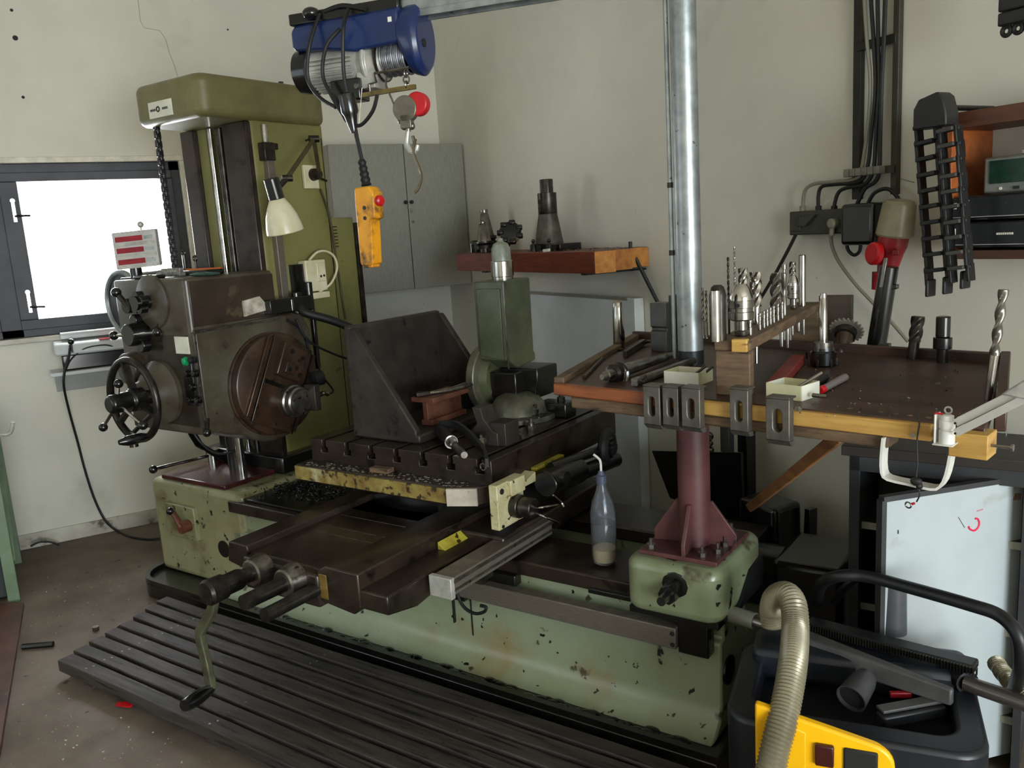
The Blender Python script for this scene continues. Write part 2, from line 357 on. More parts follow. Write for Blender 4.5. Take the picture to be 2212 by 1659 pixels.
# thin cracks in the plaster
crk = mat('hairline_crack', (150,142,124), None, rough=.9)
pts = [W.at(u, v, x=XW+.001) for u, v in ((298,0),(303,45),(312,60),(345,66),(358,85),(366,115),(376,140),(385,170))]
spart('crack', G().tube(pts, .0012, seg=4, n=1), crk, wall_left)
pts = [W.at(u, v, y=YW-.001) for u, v in ((1934,383),(1952,388),(1975,394))]
spart('crack', G().tube(pts, .0015, seg=4, n=1), crk, wall_right)
for u, v, r in ((33,82,5),(25,22,3),(50,210,3),(492,64,2)):
    p = W.at(u, v, x=XW); spart('wall_hole', G().cyl(p, p+Vector((.001,0,0)), r*.0027, seg=10), printed_m, wall_left)
# ================================================================ horizontal boring machine (machine frame M)
mc = Thing('boring_machine', 'large green horizontal boring machine with tall column, round faceplate and slotted work table', 'machine', M, (-2.1, 2.5, 0))
# ---- base and bed
out = [(-.80,2.05),(-.80,3.05)]+arc(-3.56,2.89,.16,90,180,6)+arc(-3.56,2.21,.16,180,270,6)
fl = part('base_flange', G().prism(out, 'z', 0, .07), black_m, mc, bevel=.006)
inn = [(-.82,2.072),(-.82,3.03)]+arc(-3.56,2.89,.138,90,180,6)+arc(-3.56,2.21,.138,180,270,6)
part('rim', G().ring(out, inn, (0,0,.07), (1,0,0), (0,1,0), .022), black_m, mc, fl)
prof = [(2.115,.07),(2.15,.085),(2.185,.115),(2.2,.16),(2.2,.36),(2.225,.365),(2.225,.448),(2.42,.448),(2.42,.30),(2.64,.30),(2.64,.448),(2.83,.448),(2.83,.07)]
bed = part('bed', G().prism(prof, 'x', -3.1, -.84), pale_m, mc, bevel=.008, label='pale green painted bed with chipped paint')
wy_ = part('way', G().box(-3.1, -.90, 2.19, 2.43, .448, .50), brown_m, mc, bed, bevel=.006)
part('way', G().box(-3.1, -.90, 2.62, 2.86, .448, .50), brown_m, mc, bed, bevel=.006)
p = M.at(1550, 1478, x=-.838); p.y = 2.255
part('round_port', G().cyl(p-Vector((.03,0,0)), p+Vector((.004,0,0)), .045, seg=24), black_m, mc, bed)
part('seam', G().box(-1.772, -1.769, 2.196, 2.2015, .17, .36), black_m, mc, bed)
rt = part('rear_tray', G().prism([(2.88,.07),(3.04,.07),(3.04,.42),(3.02,.42),(2.99,.10),(2.88,.10)], 'x', -2.9, -.72), black_m, mc, bevel=.003)
# sludge lumps by the bed foot
sl = G()
for k in range(150):
    x = random.uniform(-3.0,-.9); sl.sph((x, random.uniform(2.08,2.115), .07), random.uniform(.006,.018), (1.7,1.0,.6), 7, 5)
part('sludge', sl, black_m, mc, fl, kind='stuff')
# ---- block that carries the column
cb = part('column_base', G().box(-3.70, -3.02, 2.2, 2.95, .07, .535), green_m, mc, bevel=.03, segs=3)
part('top_plate', G().box(-3.62, -3.14, 2.215, 2.50, .535, .557), mat('oily_maroon_plate', (84,34,34), (52,20,22), 8, .25, .1, coat=.5), mc, cb, bevel=.004)
part('chip_cover', G().box(-3.14, -2.42, 2.22, 2.60, .50, .512), black_m, mc, cb, bevel=.003)
p0 = M.at(362, 1097, y=2.19); p1 = M.at(432, 1168, y=2.19)
sp_ = part('switch_plate', G().box(p0.x, p1.x, 2.176, 2.202, .275, .435), green_m, mc, cb, bevel=.004)
c = M.at(402, 1137, y=2.16); e = M.at(372, 1105, y=2.14)
part('switch_lever', G().cyl(c+Vector((0,.02,0)), c+Vector((0,-.03,0)), .028, seg=18).cyl(c+Vector((0,-.02,0)), e, .016, .012), mat('brown_lever', (110,62,42), (80,44,30), 9, .4), mc, cb)
part('lever_knob', G().sph(e+Vector((0,-.01,.005)), .018), bplastic_m, mc, cb)
p = M.at(484, 1186, y=2.199)
part('access_hole', G().cyl(p+Vector((0,.02,0)), p+Vector((0,-.002,0)), .04, seg=22), black_m, mc, cb)
hub = M.at(459, 985, z=.585); tip = M.at(331, 1014, z=.60)
part('clamp_lever', G().cyl((hub.x,hub.y,.557), (hub.x,hub.y,.60), .026).cyl((hub.x,hub.y,.60), (hub.x,hub.y,.62), .034).cyl((hub.x,hub.y,.592), tip, .009), chrome_m, mc, cb)
part('ball_knob', G().sph(tip, .02), bplastic_m, mc, cb)
# ---- column
clm = part('column', G().prism([(-3.61,2.63)]+arc(-3.17,2.60,.04,-90,0,5)+[(-3.13,3.01),(-3.61,3.01)], 'z', .535, 2.16), olive_m, mc, bevel=.006)
part('column_foot', G().box(-3.66, -3.08, 2.50, 3.04, .535, .62), black_m, mc, clm, bevel=.01)
part('vertical_way', G().box(-3.61, -3.512, 2.55, 2.64, .60, 2.155), brown_m, mc, clm, bevel=.004)
part('vertical_way', G().box(-3.30, -3.135, 2.552, 2.64, .60, 2.155), brown_m, mc, clm, bevel=.006)
part('cover_strip', G().box(-3.512, -3.445, 2.575, 2.64, .62, 2.155), olive_m, mc, clm, bevel=.003)
part('groove', G().box(-3.445, -3.30, 2.618, 2.64, .60, 2.155), black_m, mc, clm)
part('guide_rod', G().cyl((-3.415,2.575,.60), (-3.415,2.575,2.15), .014, seg=14), chrome_m, mc, clm)
part('lead_screw', G().lathe((-3.355,2.58,.60), (0,0,1), [(.0125*i, .019 if i % 2 else .0165) for i in range(125)], 12), dsteel_m, mc, clm)
part('corner_rail', G().cyl((-3.118,2.645,1.30), (-3.118,2.645,2.14), .013, seg=12), chrome_m, mc, clm)
b0 = M.at(580, 318, x=-3.105)
ls = part('linear_scale', G().box(-3.131, -3.10, b0.y-.018, b0.y+.022, 1.20, b0.z+.0), alu_m, mc, clm, bevel=.003)
part('scale_bracket', G().box(-3.131, -3.085, b0.y-.04, b0.y+.02, b0.z-.06, b0.z+.02).box(-3.131,-3.09, b0.y+.02, b0.y+.045, b0.z-.01, b0.z+.018), dsteel_m, mc, clm, bevel=.003)
part('door_edge', G().box(-3.131, -3.1285, 2.995, 3.0, .65, 2.1), dsteel_m, mc, clm)
capp = part('column_cap', G().prism(rrect(-3.59,-3.10,2.31,3.03,.06,5), 'z', 2.155, 2.335), mat('cap_olive', (120,116,74), (98,92,58), 5, .42, spots=[((54,44,28), 12, .70, .05)], coat=.2), mc, bevel=.035, segs=4, label='rounded olive cap over the column')
for u, v in ((322,221),):
    a = M.at(320, 221, y=2.308); b = M.at(373, 243, y=2.308)
    lp = part('name_plate', G().box(a.x, b.x, 2.305, 2.312, b.z-.008, a.z-.005), paper_m, mc, capp)
    zc = (a.z+b.z)/2-.006; w = b.x-a.x
    part('emblem', G().torus((a.x+w*.42, 2.3045, zc), (0,1,0), .010, .003, 16, 6), printed_m, mc, capp)
    pr = G()
    for k in range(7): pr.box(a.x+w*(.07+.035*k), a.x+w*(.095+.035*k), 2.3045, 2.306, zc-.006, zc+.004); pr.box(a.x+w*(.60+.035*k), a.x+w*(.625+.035*k), 2.3045, 2.306, zc-.006, zc+.004)
    part('lettering', pr, printed_m, mc, capp)
part('screw_head', G().cyl((-3.2,2.6,2.333),(-3.2,2.6,2.345),.012,seg=8).cyl((-3.35,2.45,2.333),(-3.35,2.45,2.345),.012,seg=8).cyl((-3.15,2.8,2.333),(-3.15,2.8,2.345),.012,seg=8), black_m, mc, capp)
# chain from the cap to the head
top = M.at(337, 268, y=2.36); bot = M.at(372, 585, y=2.36)
ch = G(); n = 34
for k in range(n):
    c = top.lerp(Vector((top.x, 2.36, 1.50)), (k+.5)/n)
    if k % 2: ch.box(c.x-.015, c.x+.015, 2.353, 2.367, c.z-.016, c.z+.016)
    else: ch.box(c.x-.009, c.x+.009, 2.346, 2.374, c.z-.016, c.z+.016)
part('roller_chain', ch, black_m, mc, capp, bevel=.003)
# rear electrics box
p = M.at(722, 470, x=-3.28)
eb = part('electrics_box', G().box(-3.60, -3.28, 3.02, 3.32, .58, p.z), olive_m, mc, bevel=.01)
part('hinge_rail', G().box(-3.30,-3.262,3.315,3.335,.60,p.z-.03), dsteel_m, mc, eb)
lv = G()
for k in range(7): lv.box(-3.281,-3.2765,3.13,3.19,p.z-.05-.017*k,p.z-.045-.017*k)
part('vent_slots', lv, printed_m, mc, eb)
# ---- spindle head
hd = part('spindle_head', G().prism(rrect(-3.60,-3.07,2.10,2.56,.02,3), 'z', .82, 1.49), head_m, mc, bevel=.012, segs=3)
CY, CZ = 2.462, .982
poly = [(2.10,.845),(2.22,.80)]+arc(CY,CZ,.265,228,360,14)+[(2.727,1.20),(2.68,1.29),(2.10,1.265)]
hs = part('spindle_housing', G().prism(poly, 'x', -3.42, -3.047), head_m, mc, bevel=.012, segs=3)
part('housing_edge', G().box(-3.052, -3.043, 2.095, 2.103, .86, 1.262).box(-3.052,-3.043,2.10,2.56,1.262,1.272), steel_m, mc, hs)
part('side_cover', G().box(-3.071,-3.066,2.115,2.555,1.285,1.475), mat('oily_brown_cover', (62,49,38), (44,34,26), 5, .38, spots=[((84,72,56), 9, .64, .08)], coat=.3), mc, hd, bevel=.003)
part('head_gib', G().box(-3.55,-3.14,2.50,2.60,.86,1.46), black_m, mc, hd)
fp = part('faceplate', G().lathe((-3.047,CY,CZ), (1,0,0), [(0,.236),(.01,.236),(.012,.228),(.052,.228),(.056,.222)], 56), plate_m, mc, label='round rust brown faceplate')
# facing slide, block and spindle nose, turned on the plate
ta = R_(27); ey = Vector((0, math.cos(ta), -math.sin(ta))); ez = Vector((0, math.sin(ta), math.cos(ta)))
fc = Vector((-2.991, CY, CZ)); X = Vector((1,0,0))
def fpt(a, b, x=0): return fc+ey*a+ez*b+X*x
part('facing_slide', G().obox(fpt(.005,0,.010), (.02,.23,.40), X, ey, ez), plate_m, mc, fp, bevel=.004)
for s in (-1, 1):
    part('slide_gib', G().obox(fpt(.005+s*.132,0,.008), (.018,.026,.37), X, ey, ez), plate_m, mc, fp, bevel=.003)
part('joint_groove', G().obox(fpt(.01,-.01,.0205), (.003,.22,.018), X, ey, ez).obox(fpt(-.115,-.01,.0205), (.003,.006,.38), X, ey, ez).obox(fpt(.125,-.01,.0205), (.003,.006,.38), X, ey, ez), black_m, mc, fp)
blk = part('tool_block', G().obox(fpt(-.005,.105,.032), (.045,.135,.15), X, ey, ez), plate_m, mc, fp, bevel=.005)
part('block_insert', G().obox(fpt(-.01,.075,.056), (.012,.055,.05), X, ey, ez), plate_m, mc, fp, bevel=.003)
bh = G()
for a, b in ((-.025,.15),(.045,.14),(-.015,.07),(.02,.085),(.05,.06)): bh.cyl(fpt(a,b,.052), fpt(a,b,.0635), .010, seg=10)
part('screw_hole', bh, black_m, mc, fp)
nose = fpt(.075,-.055,.0)
part('spindle_nose', G().lathe(nose, X, [(0,.075),(.045,.075),(.05,.068),(.075,.066),(.08,.058),(.10,.056),(.105,.03)], 32), steel_m, mc, fp)
part('tool_clamp', G().obox(nose+X*.10+Vector((0,.055,.01)), (.07,.035,.12), X, (0,1,0)), iron_m, mc, fp, bevel=.005)
part('coolant_nozzle', G().tube([nose+X*.09+Vector((0,.06,.0)), nose+X*.10+Vector((0,.12,.015)), nose+X*.09+Vector((0,.155,.005))], .012), chrome_m, mc, fp)
part('rubber_cap', G().lathe(nose+X*.06+Vector((0,.10,.08)), (.25,1,.1), [(0,.02),(.005,.035),(.05,.035),(.055,.025)], 16), rubber_m, mc, fp)
part('nozzle_cable', G().tube([nose+X*.09+Vector((0,.15,.005)), nose+X*.06+Vector((0,.22,.01)), (-3.05,2.76,1.0), (-3.09,2.80,1.2)], .005), rubber_m, mc, fp)
# motor drum at the back of the head
q = M.at(262, 655, y=2.30)-Vector((.03,0,0))
dm = part('drive_motor', G().cyl((q.x+.06,2.30,q.z), (q.x+.06,2.52,q.z), .15, seg=40), black_m, mc, hd)
part('motor_ring', G().torus((q.x+.06,2.30,q.z), (0,1,0), .15, .013, 48, 8), galv_m, mc, hd)
# dials and levers on the operator side (facing -y)
def yp(u, v, y): return M.at(u, v, y=y)
d1 = yp(322, 652, 2.095)
part('speed_dial', G().lathe(d1+Vector((.02,.01,0)), (0,-1,0), [(0,.115),(.012,.115),(.016,.108)], 36), head_m, mc, hd)
kn = G().cyl(d1, d1+Vector((0,-.05,0)), .03)
for k in range(5):
    a = 2*PI*k/5+.3; kn.cyl(d1+Vector((math.cos(a)*.03,-.03,math.sin(a)*.03)), d1+Vector((math.cos(a)*.03,-.062,math.sin(a)*.03)), .020, seg=12)
part('star_knob', kn.cyl(d1+Vector((0,-.02,0)), d1+Vector((0,-.07,0)), .03, seg=16), bplastic_m, mc, hd)
l0 = yp(285, 660, 2.08); l1 = yp(251, 632, 2.04)
part('shift_lever', G().cyl(l0+Vector((0,.03,0)), l0+Vector((0,-.03,0)), .032).cyl(l0+Vector((0,-.02,0)), l1, .012), dsteel_m, mc, hd)
part('lever_ball', G().sph(l1, .022), bplastic_m, mc, hd)
l0 = yp(293, 722, 2.06)
part('feed_selector', G().cyl((l0.x,2.11,l0.z), (l0.x,2.02,l0.z), .055, .048).cyl((l0.x+.035,2.09,l0.z-.05),(l0.x+.035,2.05,l0.z-.05),.03).cyl((l0.x-.01,2.1,l0.z+.06),(l0.x-.01,2.06,l0.z+.06),.025), black_m, mc, hd, bevel=.004)
for u, v in ((246,725),(340,718)):
    t_ = yp(u, v, 2.02); part('selector_arm', G().cyl((l0.x,2.03,l0.z), t_, .007), chrome_m, mc, hd); part('lever_ball', G().sph(t_, .02), bplastic_m, mc, hd)
p0 = yp(376, 727, 2.095); p1 = yp(409, 765, 2.095)
part('instruction_plate', G().box(p0.x, p1.x, 2.094, 2.101, p1.z, p0.z), paper_m, mc, hd)
p0 = yp(390, 770, 2.09); p1 = yp(433, 888, 2.09)
bs = part('button_panel', G().box(p0.x+.005, p1.x-.015, 2.085, 2.101, p1.z+.02, p0.z), black_m, mc, hd, bevel=.003)
def btn(u, v, m, r=.013):
    c = yp(u, v, 2.075); part('push_button', G().lathe(c+Vector((0,.014,0)), (0,-1,0), [(0,r*1.25),(.008,r*1.25),(.008,r),(.018,r),(.021,r*.7)], 14), m, mc, hd)
btn(398, 781, green_btn, .015); btn(411, 779, plastic_m)
for u, v in ((402,808),(418,808),(413,837),(408,865),(425,866)): btn(u, v, bplastic_m)
# feed boss and handwheel
bc = yp(352, 846, 2.10)
part('feed_boss', G().lathe((bc.x,2.11,bc.z), (0,-1,0), [(0,.14),(.03,.14),(.06,.11),(.10,.07),(.13,.06)], 32), head_m, mc, hd)
part('small_boss', G().cyl((bc.x-.18,2.11,bc.z+.10), (bc.x-.18,2.05,bc.z+.10), .075, .07, 28), head_m, mc, hd, bevel=.006)
wc = yp(288, 864, 1.93); WR = .168
part('feed_shaft', G().cyl((wc.x,2.12,wc.z), (wc.x,1.86,wc.z), .032), dsteel_m, mc, hd)
wh = part('handwheel', G().torus(wc, (0,1,0), WR, .016, 48, 12), dsteel_m, mc, label='dark steel handwheel with black grips')
for k in range(3):
    a = R_(100+120*k); d = Vector((math.cos(a), 0, math.sin(a)))
    part('spoke', G().strip([wc+d*.04+Vector((0,.01,0)), wc+d*WR], .03, .014, (0,1,0)), dsteel_m, mc, wh)
part('wheel_hub', G().lathe(wc+Vector((0,.04,0)), (0,-1,0), [(0,.05),(.05,.05),(.06,.042),(.14,.040),(.15,.03)], 24), black_m, mc, wh, bevel=.003)
a = R_(-62); gp = wc+Vector((math.cos(a)*WR, 0, math.sin(a)*WR))
part('crank_grip', G().lathe(gp, (-.15,-1,0), [(0,.010),(.01,.014),(.03,.020),(.09,.022),(.11,.016),(.125,.010)], 14), bplastic_m, mc, wh)
st = wc+Vector((0,-.07,0))
for u, v in ((223,923), (256,829), (309,919)):
    e = yp(u, v, 1.87); part('star_arm', G().cyl(st, e, .008, .006), chrome_m, mc, wh); part('lever_ball', G().sph(e, .019), bplastic_m, mc, wh)
b_ = yp(290, 965, 2.0)
part('hanging_lever', G().cyl((wc.x,2.05,wc.z-.05), b_+Vector((0,0,.06)), .01).cyl(b_+Vector((0,0,.06)), b_, .015, .019), dsteel_m, mc, hd)
b_ = yp(447, 935, 2.08); part('lock_lever', G().cyl(b_+Vector((-.03,.03,.05)), b_, .01), dsteel_m, mc, hd); part('lever_ball', G().sph(b_, .018), bplastic_m, mc, hd)
# shaft and wires under the head
part('drive_shaft', G().cyl((-3.25,2.40,.55), (-3.25,2.40,.84), .02), chrome_m, mc, hd)
part('drive_shaft', G().cyl((-3.36,2.45,.55), (-3.36,2.45,.84), .035), black_m, mc, hd)
part('under_cable', G().tube([(-3.5,2.3,.83),(-3.46,2.34,.70),(-3.38,2.38,.64),(-3.30,2.46,.66)], .006), rubber_m, mc, hd)
part('under_bracket', G().strip([(-3.60,2.35,.82),(-3.56,2.40,.66),(-3.50,2.50,.56)], .04, .008, (0,1,0)), black_m, mc, hd)
# pipe block, hose and rag at the back of the head
pb = M.at(640, 655, x=-3.03)
pbk = part('hose_manifold', G().box(-3.10,-3.02,pb.y-.16,pb.y+.09,pb.z-.035,pb.z+.03).cyl((-3.05,pb.y+.02,pb.z-.05),(-3.05,pb.y+.02,pb.z+.05),.025).cyl((-3.05,pb.y+.10,pb.z-.04),(-3.05,pb.y+.10,pb.z+.09),.02), black_m, mc, hd, bevel=.004)
part('brass_fitting', G().cyl((-3.03,pb.y-.03,pb.z-.03),(-3.03,pb.y-.03,pb.z+.02),.012), chrome_m, mc, hd)
hpts = [(-3.03,pb.y+.02,pb.z-.02)]+[M.at(u, v, x=x) for u, v, x in ((660,676,-3.0),(710,690,-2.93),(752,706,-2.86),(790,730,-2.80),(800,800,-2.78))]
part('thick_hose', G().tube(hpts, .020, 12), rubber_m, mc, hd)
for pts in (((640,690,-3.02),(665,735,-3.0),(715,762,-2.98),(752,775,-2.95)), ((620,690,-3.04),(655,720,-3.03),(672,790,-3.03),(668,850,-3.05))):
    part('thin_cable', G().tube([M.at(u, v, x=x) for u, v, x in pts], .006), rubber_m, mc, hd)
sg = G(); b0 = M.at(527,650,x=-3.06); 
pl = [M.at(u, v, x=-3.055) for u, v in ((526,650),(560,640),(574,655),(582,668),(548,678),(530,684))]
sg.add([q_+Vector((.002*(i % 2),0,0)) for i, q_ in enumerate(pl)]+[q_+Vector((-.012,0,0)) for q_ in pl], [(0,1,2,3,4,5),(11,10,9,8,7,6)]+[(k,(k+1)%6,6+(k+1)%6,6+k) for k in range(6)])
part('paper_wad', sg, rag_m, mc, hd)
# socket box on the column with cable loop
p = M.at(680, 595, x=-3.10)
sb = part('socket_box', G().box(-3.13,-3.075,p.y-.075,p.y+.055,p.z-.075,p.z+.075), lamp_m, mc, clm, bevel=.006)
part('socket_plate', G().box(-3.078,-3.068,p.y-.01,p.y+.045,p.z-.03,p.z+.06).box(-3.10,-3.06,p.y-.06,p.y+.05,p.z-.11,p.z-.08), lamp_m, mc, clm, bevel=.004)
part('socket_hole', G().cyl((-3.069,p.y+.01,p.z-.005),(-3.066,p.y+.01,p.z-.005),.006,seg=8).cyl((-3.069,p.y+.03,p.z-.003),(-3.066,p.y+.03,p.z-.003),.006,seg=8), printed_m, mc, clm)
part('socket_bracket', G().box(-3.13,-3.09,p.y-.13,p.y-.075,p.z-.17,p.z+.06).cyl((-3.10,p.y-.04,p.z-.10),(-3.10,p.y-.04,p.z-.45),.014), black_m, mc, clm)
part('cable_loop', G().tube([M.at(u, v, x=-3.08) for u, v in ((668,562),(685,545),(705,543),(722,555),(728,580),(715,612),(690,630))], .006), lamp_m, mc, clm)
# ---- cross slide, table and bed scales
sd = part('saddle', G().box(-2.44,-1.58,2.16,2.90,.50,.585), brown_m, mc, bevel=.008)
cs = part('cross_slide', G().box(-2.36,-1.90,1.69,3.05,.505,.585), brown_m, mc, bevel=.006, label='dark oily cross slide between two rails')
part('slide_rail', G().prism([(-2.415,.535),(-2.33,.52),(-2.30,.585),(-2.305,.608),(-2.40,.608)], 'y', 1.68, 3.05), brown_m, mc, cs, bevel=.004)
part('slide_rail', G().prism([(-1.94,.49),(-1.80,.475),(-1.77,.50),(-1.77,.612),(-1.91,.612),(-1.95,.59)], 'y', 1.665, 3.05), brown_m, mc, cs, bevel=.005)
part('side_apron', G().prism([(1.67,.50),(1.80,.475),(2.0,.505),(2.15,.40),(2.19,.40),(2.19,.56),(1.67,.56)], 'x', -1.80,-1.66), brown_m, mc, cs, bevel=.006)
part('yellow_corner', G().box(-1.945,-1.905,1.664,1.70,.50,.585), mat('oily_yellow', (120,98,44), (84,66,30), 12, .35, coat=.3), mc, cs, bevel=.004)
ln = G()
for y in (1.93, 1.99, 2.10): ln.box(-2.29,-1.95,y,y+.002,.585,.5862)
part('scribed_line', ln, steel_m, mc, cs)
part('front_beam', G().box(-2.30,-1.94,1.655,1.72,.47,.58), brown_m, mc, cs, bevel=.008)
for u, v, L in ((540,1240,.0), (610,1262,.0)):
    c = M.at(u, v, y=1.60)
    part('collar', G().lathe((c.x,1.66,c.z), (0,-1,0), [(0,.052),(.02,.052),(.04,.046),(.055,.046),(.06,.04)], 28), steel_m, mc, cs)
    part('feed_spindle', G().cyl((c.x,1.62,c.z), (c.x,1.45 if u > 600 else 1.50,c.z), .026, .024), dsteel_m, mc, cs)
c = M.at(660, 1285, y=1.62); part('plain_shaft', G().cyl((c.x,1.67,c.z), (c.x,1.46,c.z), .022), dsteel_m, mc, cs)
# crank on the left spindle
c = M.at(540, 1240, y=1.60); cx, cz = c.x, c.z
ck = part('crank_handle', G().lathe((cx,1.57,cz), (0,-1,0), [(0,.028),(.015,.034),(.07,.034),(.075,.040),(.13,.042),(.14,.035)], 24), dsteel_m, mc, label='bent steel crank with black grip')
a0 = Vector((cx,1.46,cz)); a1 = M.at(432, 1370, y=1.46); a2 = M.at(458, 1487, y=1.46)
part('crank_arm', G().strip([a0+Vector((.0,0,-.02)), a0.lerp(a1,.4)+Vector((.022,0,0)), a1+Vector((.004,0,.01)), a1+Vector((.0,0,-.02)), a1.lerp(a2,.5), a2], .022, .034, (0,1,0), n=1), mat('worn_green_steel', (120,122,96), (84,82,66), 16, .3, .6), mc, ck, bevel=.004)
ge = M.at(398, 1525, y=1.335)
part('crank_grip', G().tube([a2, a2.lerp(ge,.3), a2.lerp(ge,.7), ge], lambda t: .012+.012*math.sin(t*2.6), 12), bplastic_m, mc, ck)
# scale on the cross slide, bracket and reader
sx0, sx1 = -1.625, -1.548
sc1 = part('cross_scale', G().box(sx0,sx1,1.84,2.42,.515,.572), alu_m, mc, bevel=.003, label='long grey measuring scale with ribbed side')
part('scale_rib', G().box(sx1-.002,sx1+.006,1.84,2.42,.556,.566).box(sx1-.002,sx1+.006,1.84,2.42,.530,.536), steel_m, mc, sc1)
part('end_cap', G().box(sx0-.004,sx1+.006,1.825,1.845,.508,.576), zinc_m, mc, sc1, bevel=.003)
part('scale_bracket', G().box(sx0+.03,sx1,2.0,2.05,.50,.516).box(-1.78,-1.60,2.1,2.16,.49,.53).box(sx1-.004, sx1, 1.835,1.845,.43,.52), black_m, mc, sc1)
p = M.at(1108, 1083, x=-1.56)
bp = part('reader_plate', G().box(-1.60,-1.565,p.y-.08,p.y+.075,p.z-.08,p.z+.075), cream_m, mc, bevel=.004, label='pale green plate carrying a round reader')
part('plate_step', G().box(-1.567,-1.553,p.y-.015,p.y+.07,p.z+.02,p.z+.075), cream_m, mc, bp, bevel=.003)
part('plate_hole', G().cyl((-1.565,p.y-.055,p.z+.05),(-1.561,p.y-.055,p.z+.05),.010,seg=10).cyl((-1.565,p.y-.06,p.z-.07),(-1.561,p.y-.06,p.z-.07),.006,seg=8), printed_m, mc, bp)
q = M.at(1130, 1095, x=-1.53)
part('reader_knob', G().cyl((-1.57,q.y,q.z),(-1.535,q.y,q.z),.040,seg=28).cyl((-1.535,q.y,q.z),(-1.485,q.y,q.z),.034,seg=28), dsteel_m, mc, bp, bevel=.004)
for pts in (((1150,1098,-1.50),(1175,1096,-1.46),(1205,1090,-1.45)), ((1152,1105,-1.50),(1180,1118,-1.45),(1208,1130,-1.44)), ((1195,1070,-1.46),(1212,1085,-1.45),(1218,1095,-1.44))):
    part('steel_wire', G().tube([M.at(u, v, x=x) for u, v, x in pts], .004), chrome_m, mc, bp)
# wipers
w0 = M.at(945, 1183, x=-1.765); w1 = M.at(1024, 1122, x=-1.765)
part('way_wiper', G().prism([(-1.765,.585),(-1.73,.56),(-1.73,.535),(-1.765,.53)], 'y', w0.y, w1.y), yellow_m, mc, cs, bevel=.003)
# bed scale with end brackets and cable
bsx = part('bed_scale', G().box(-1.80,-.955,2.135,2.175,.345,.412), alu_m, mc, bevel=.003, label='long aluminium measuring scale on the bed side')
rb = G()
for k in range(5): rb.box(-1.795,-.96,2.1345,2.1365,.354+.011*k,.3552+.011*k)
part('scale_rib', rb, alu_m, mc, bsx)
part('scale_mount', G().box(-.955,-.86,2.15,2.20,.33,.44), black_m, mc, bsx, bevel=.004)
part('scale_mount', G().box(-1.86,-1.76,2.15,2.2,.32,.43), black_m, mc, bsx, bevel=.004)
part('scale_mount', G().box(-1.80,-1.55,2.17,2.21,.41,.45), black_m, mc, bsx, bevel=.004)
part('mount_screw', G().cyl((-.965,2.136,.395),(-.965,2.132,.395),.007,seg=8).cyl((-.965,2.136,.36),(-.965,2.132,.36),.007,seg=8), printed_m, mc, bsx)
part('scale_cable', G().tube([M.at(u, v, y=2.13) for u, v in ((985,1258),(988,1285),(1003,1312),(1025,1325),(1045,1322),(1050,1312),(1038,1308))], .006), rubber_m, mc, bsx)
# ---- rotary base and T-slot table
part('rotary_base', G().lathe((-2.1,2.68,.58), (0,0,1), [(0,.44),(.10,.44)], 48), black_m, mc)
TZ = .825; X0, X1, Y0, Y1 = -2.565, -1.665, 2.235, 3.16
slots = [X0+.075+.129*k for k in range(7)]
pr = [(X0,.70),(X1,.70),(X1,TZ)]
for sx in reversed(slots):
    n_, t_ = .010, .019
    pr += [(sx+n_,TZ),(sx+n_,TZ-.030),(sx+t_,TZ-.030),(sx+t_,TZ-.052),(sx-t_,TZ-.052),(sx-t_,TZ-.030),(sx-n_,TZ-.030),(sx-n_,TZ)]
pr += [(X0,TZ)]
tb = part('work_table', G().prism(pr, 'y', Y0, Y1), brown_m, mc, bevel=.0025, label='oily brown T-slotted work table')
tr_out = [(X0-.02,2.165),(-1.80,2.165),(-1.72,2.20),(-1.68,2.24),(-1.68,2.30),(X0-.02,2.30)]
part('coolant_ledge', G().prism(tr_out, 'z', .665, .735), brown_m, mc, tb, bevel=.006)
ys = part('yellow_strip', G().box(X0-.022,-1.81,2.158,2.167,.675,.728), mat('ledge_yellow', (158,142,76), (118,94,46), 16, .42, spots=[((190,184,144), 5, .56, .12), ((58,42,24), 34, .56, .08)], coat=.2), mc, tb)
part('corner_strip', G().obox((-1.757,2.178,.70), (.11,.012,.062), (.11,.050,0), (-.05,.11,0)), mat('corner_white', (200,190,176), (176,164,150), 20, .5, spots=[((110,80,60), 40, .66, .05)]), mc, tb)
part('table_wiper', G().box(-1.667,-1.648,2.45,2.68,.70,.722).box(-1.667,-1.64,2.48,2.68,.722,.735), yellow_m, mc, tb, bevel=.003)
part('wiper_bracket', G().prism([(2.30,.70),(2.44,.70),(2.44,.735)], 'x', -1.667,-1.62), cream_m, mc, tb)
q = M.at(1068, 998, z=.79)
part('slot_clip', G().torus((-1.70,2.235,.80), (0,1,0), .012, .003, 16, 6), steel_m, mc, tb)
chp = G()
for k in range(160):
    x = random.uniform(X0+.02,-1.75); y = random.uniform(2.17,2.23); r = random.uniform(.002,.006); chp.sph((x,y,.735), r, (1.5,1,.7), 6, 4)
part('chips', chp, steel_m, mc, tb, kind='stuff')
ch2 = G()
for k in range(240):
    x = random.uniform(-3.1,-2.45); y = random.gauss(2.42,.07); ch2.torus((x,y,.515+random.random()*.012), (random.random()-.5,random.random()-.5,random.random()), random.uniform(.006,.016), .002, 8, 4, 0, random.uniform(2,5))
part('swarf', ch2, black_m, mc, cb, kind='stuff')
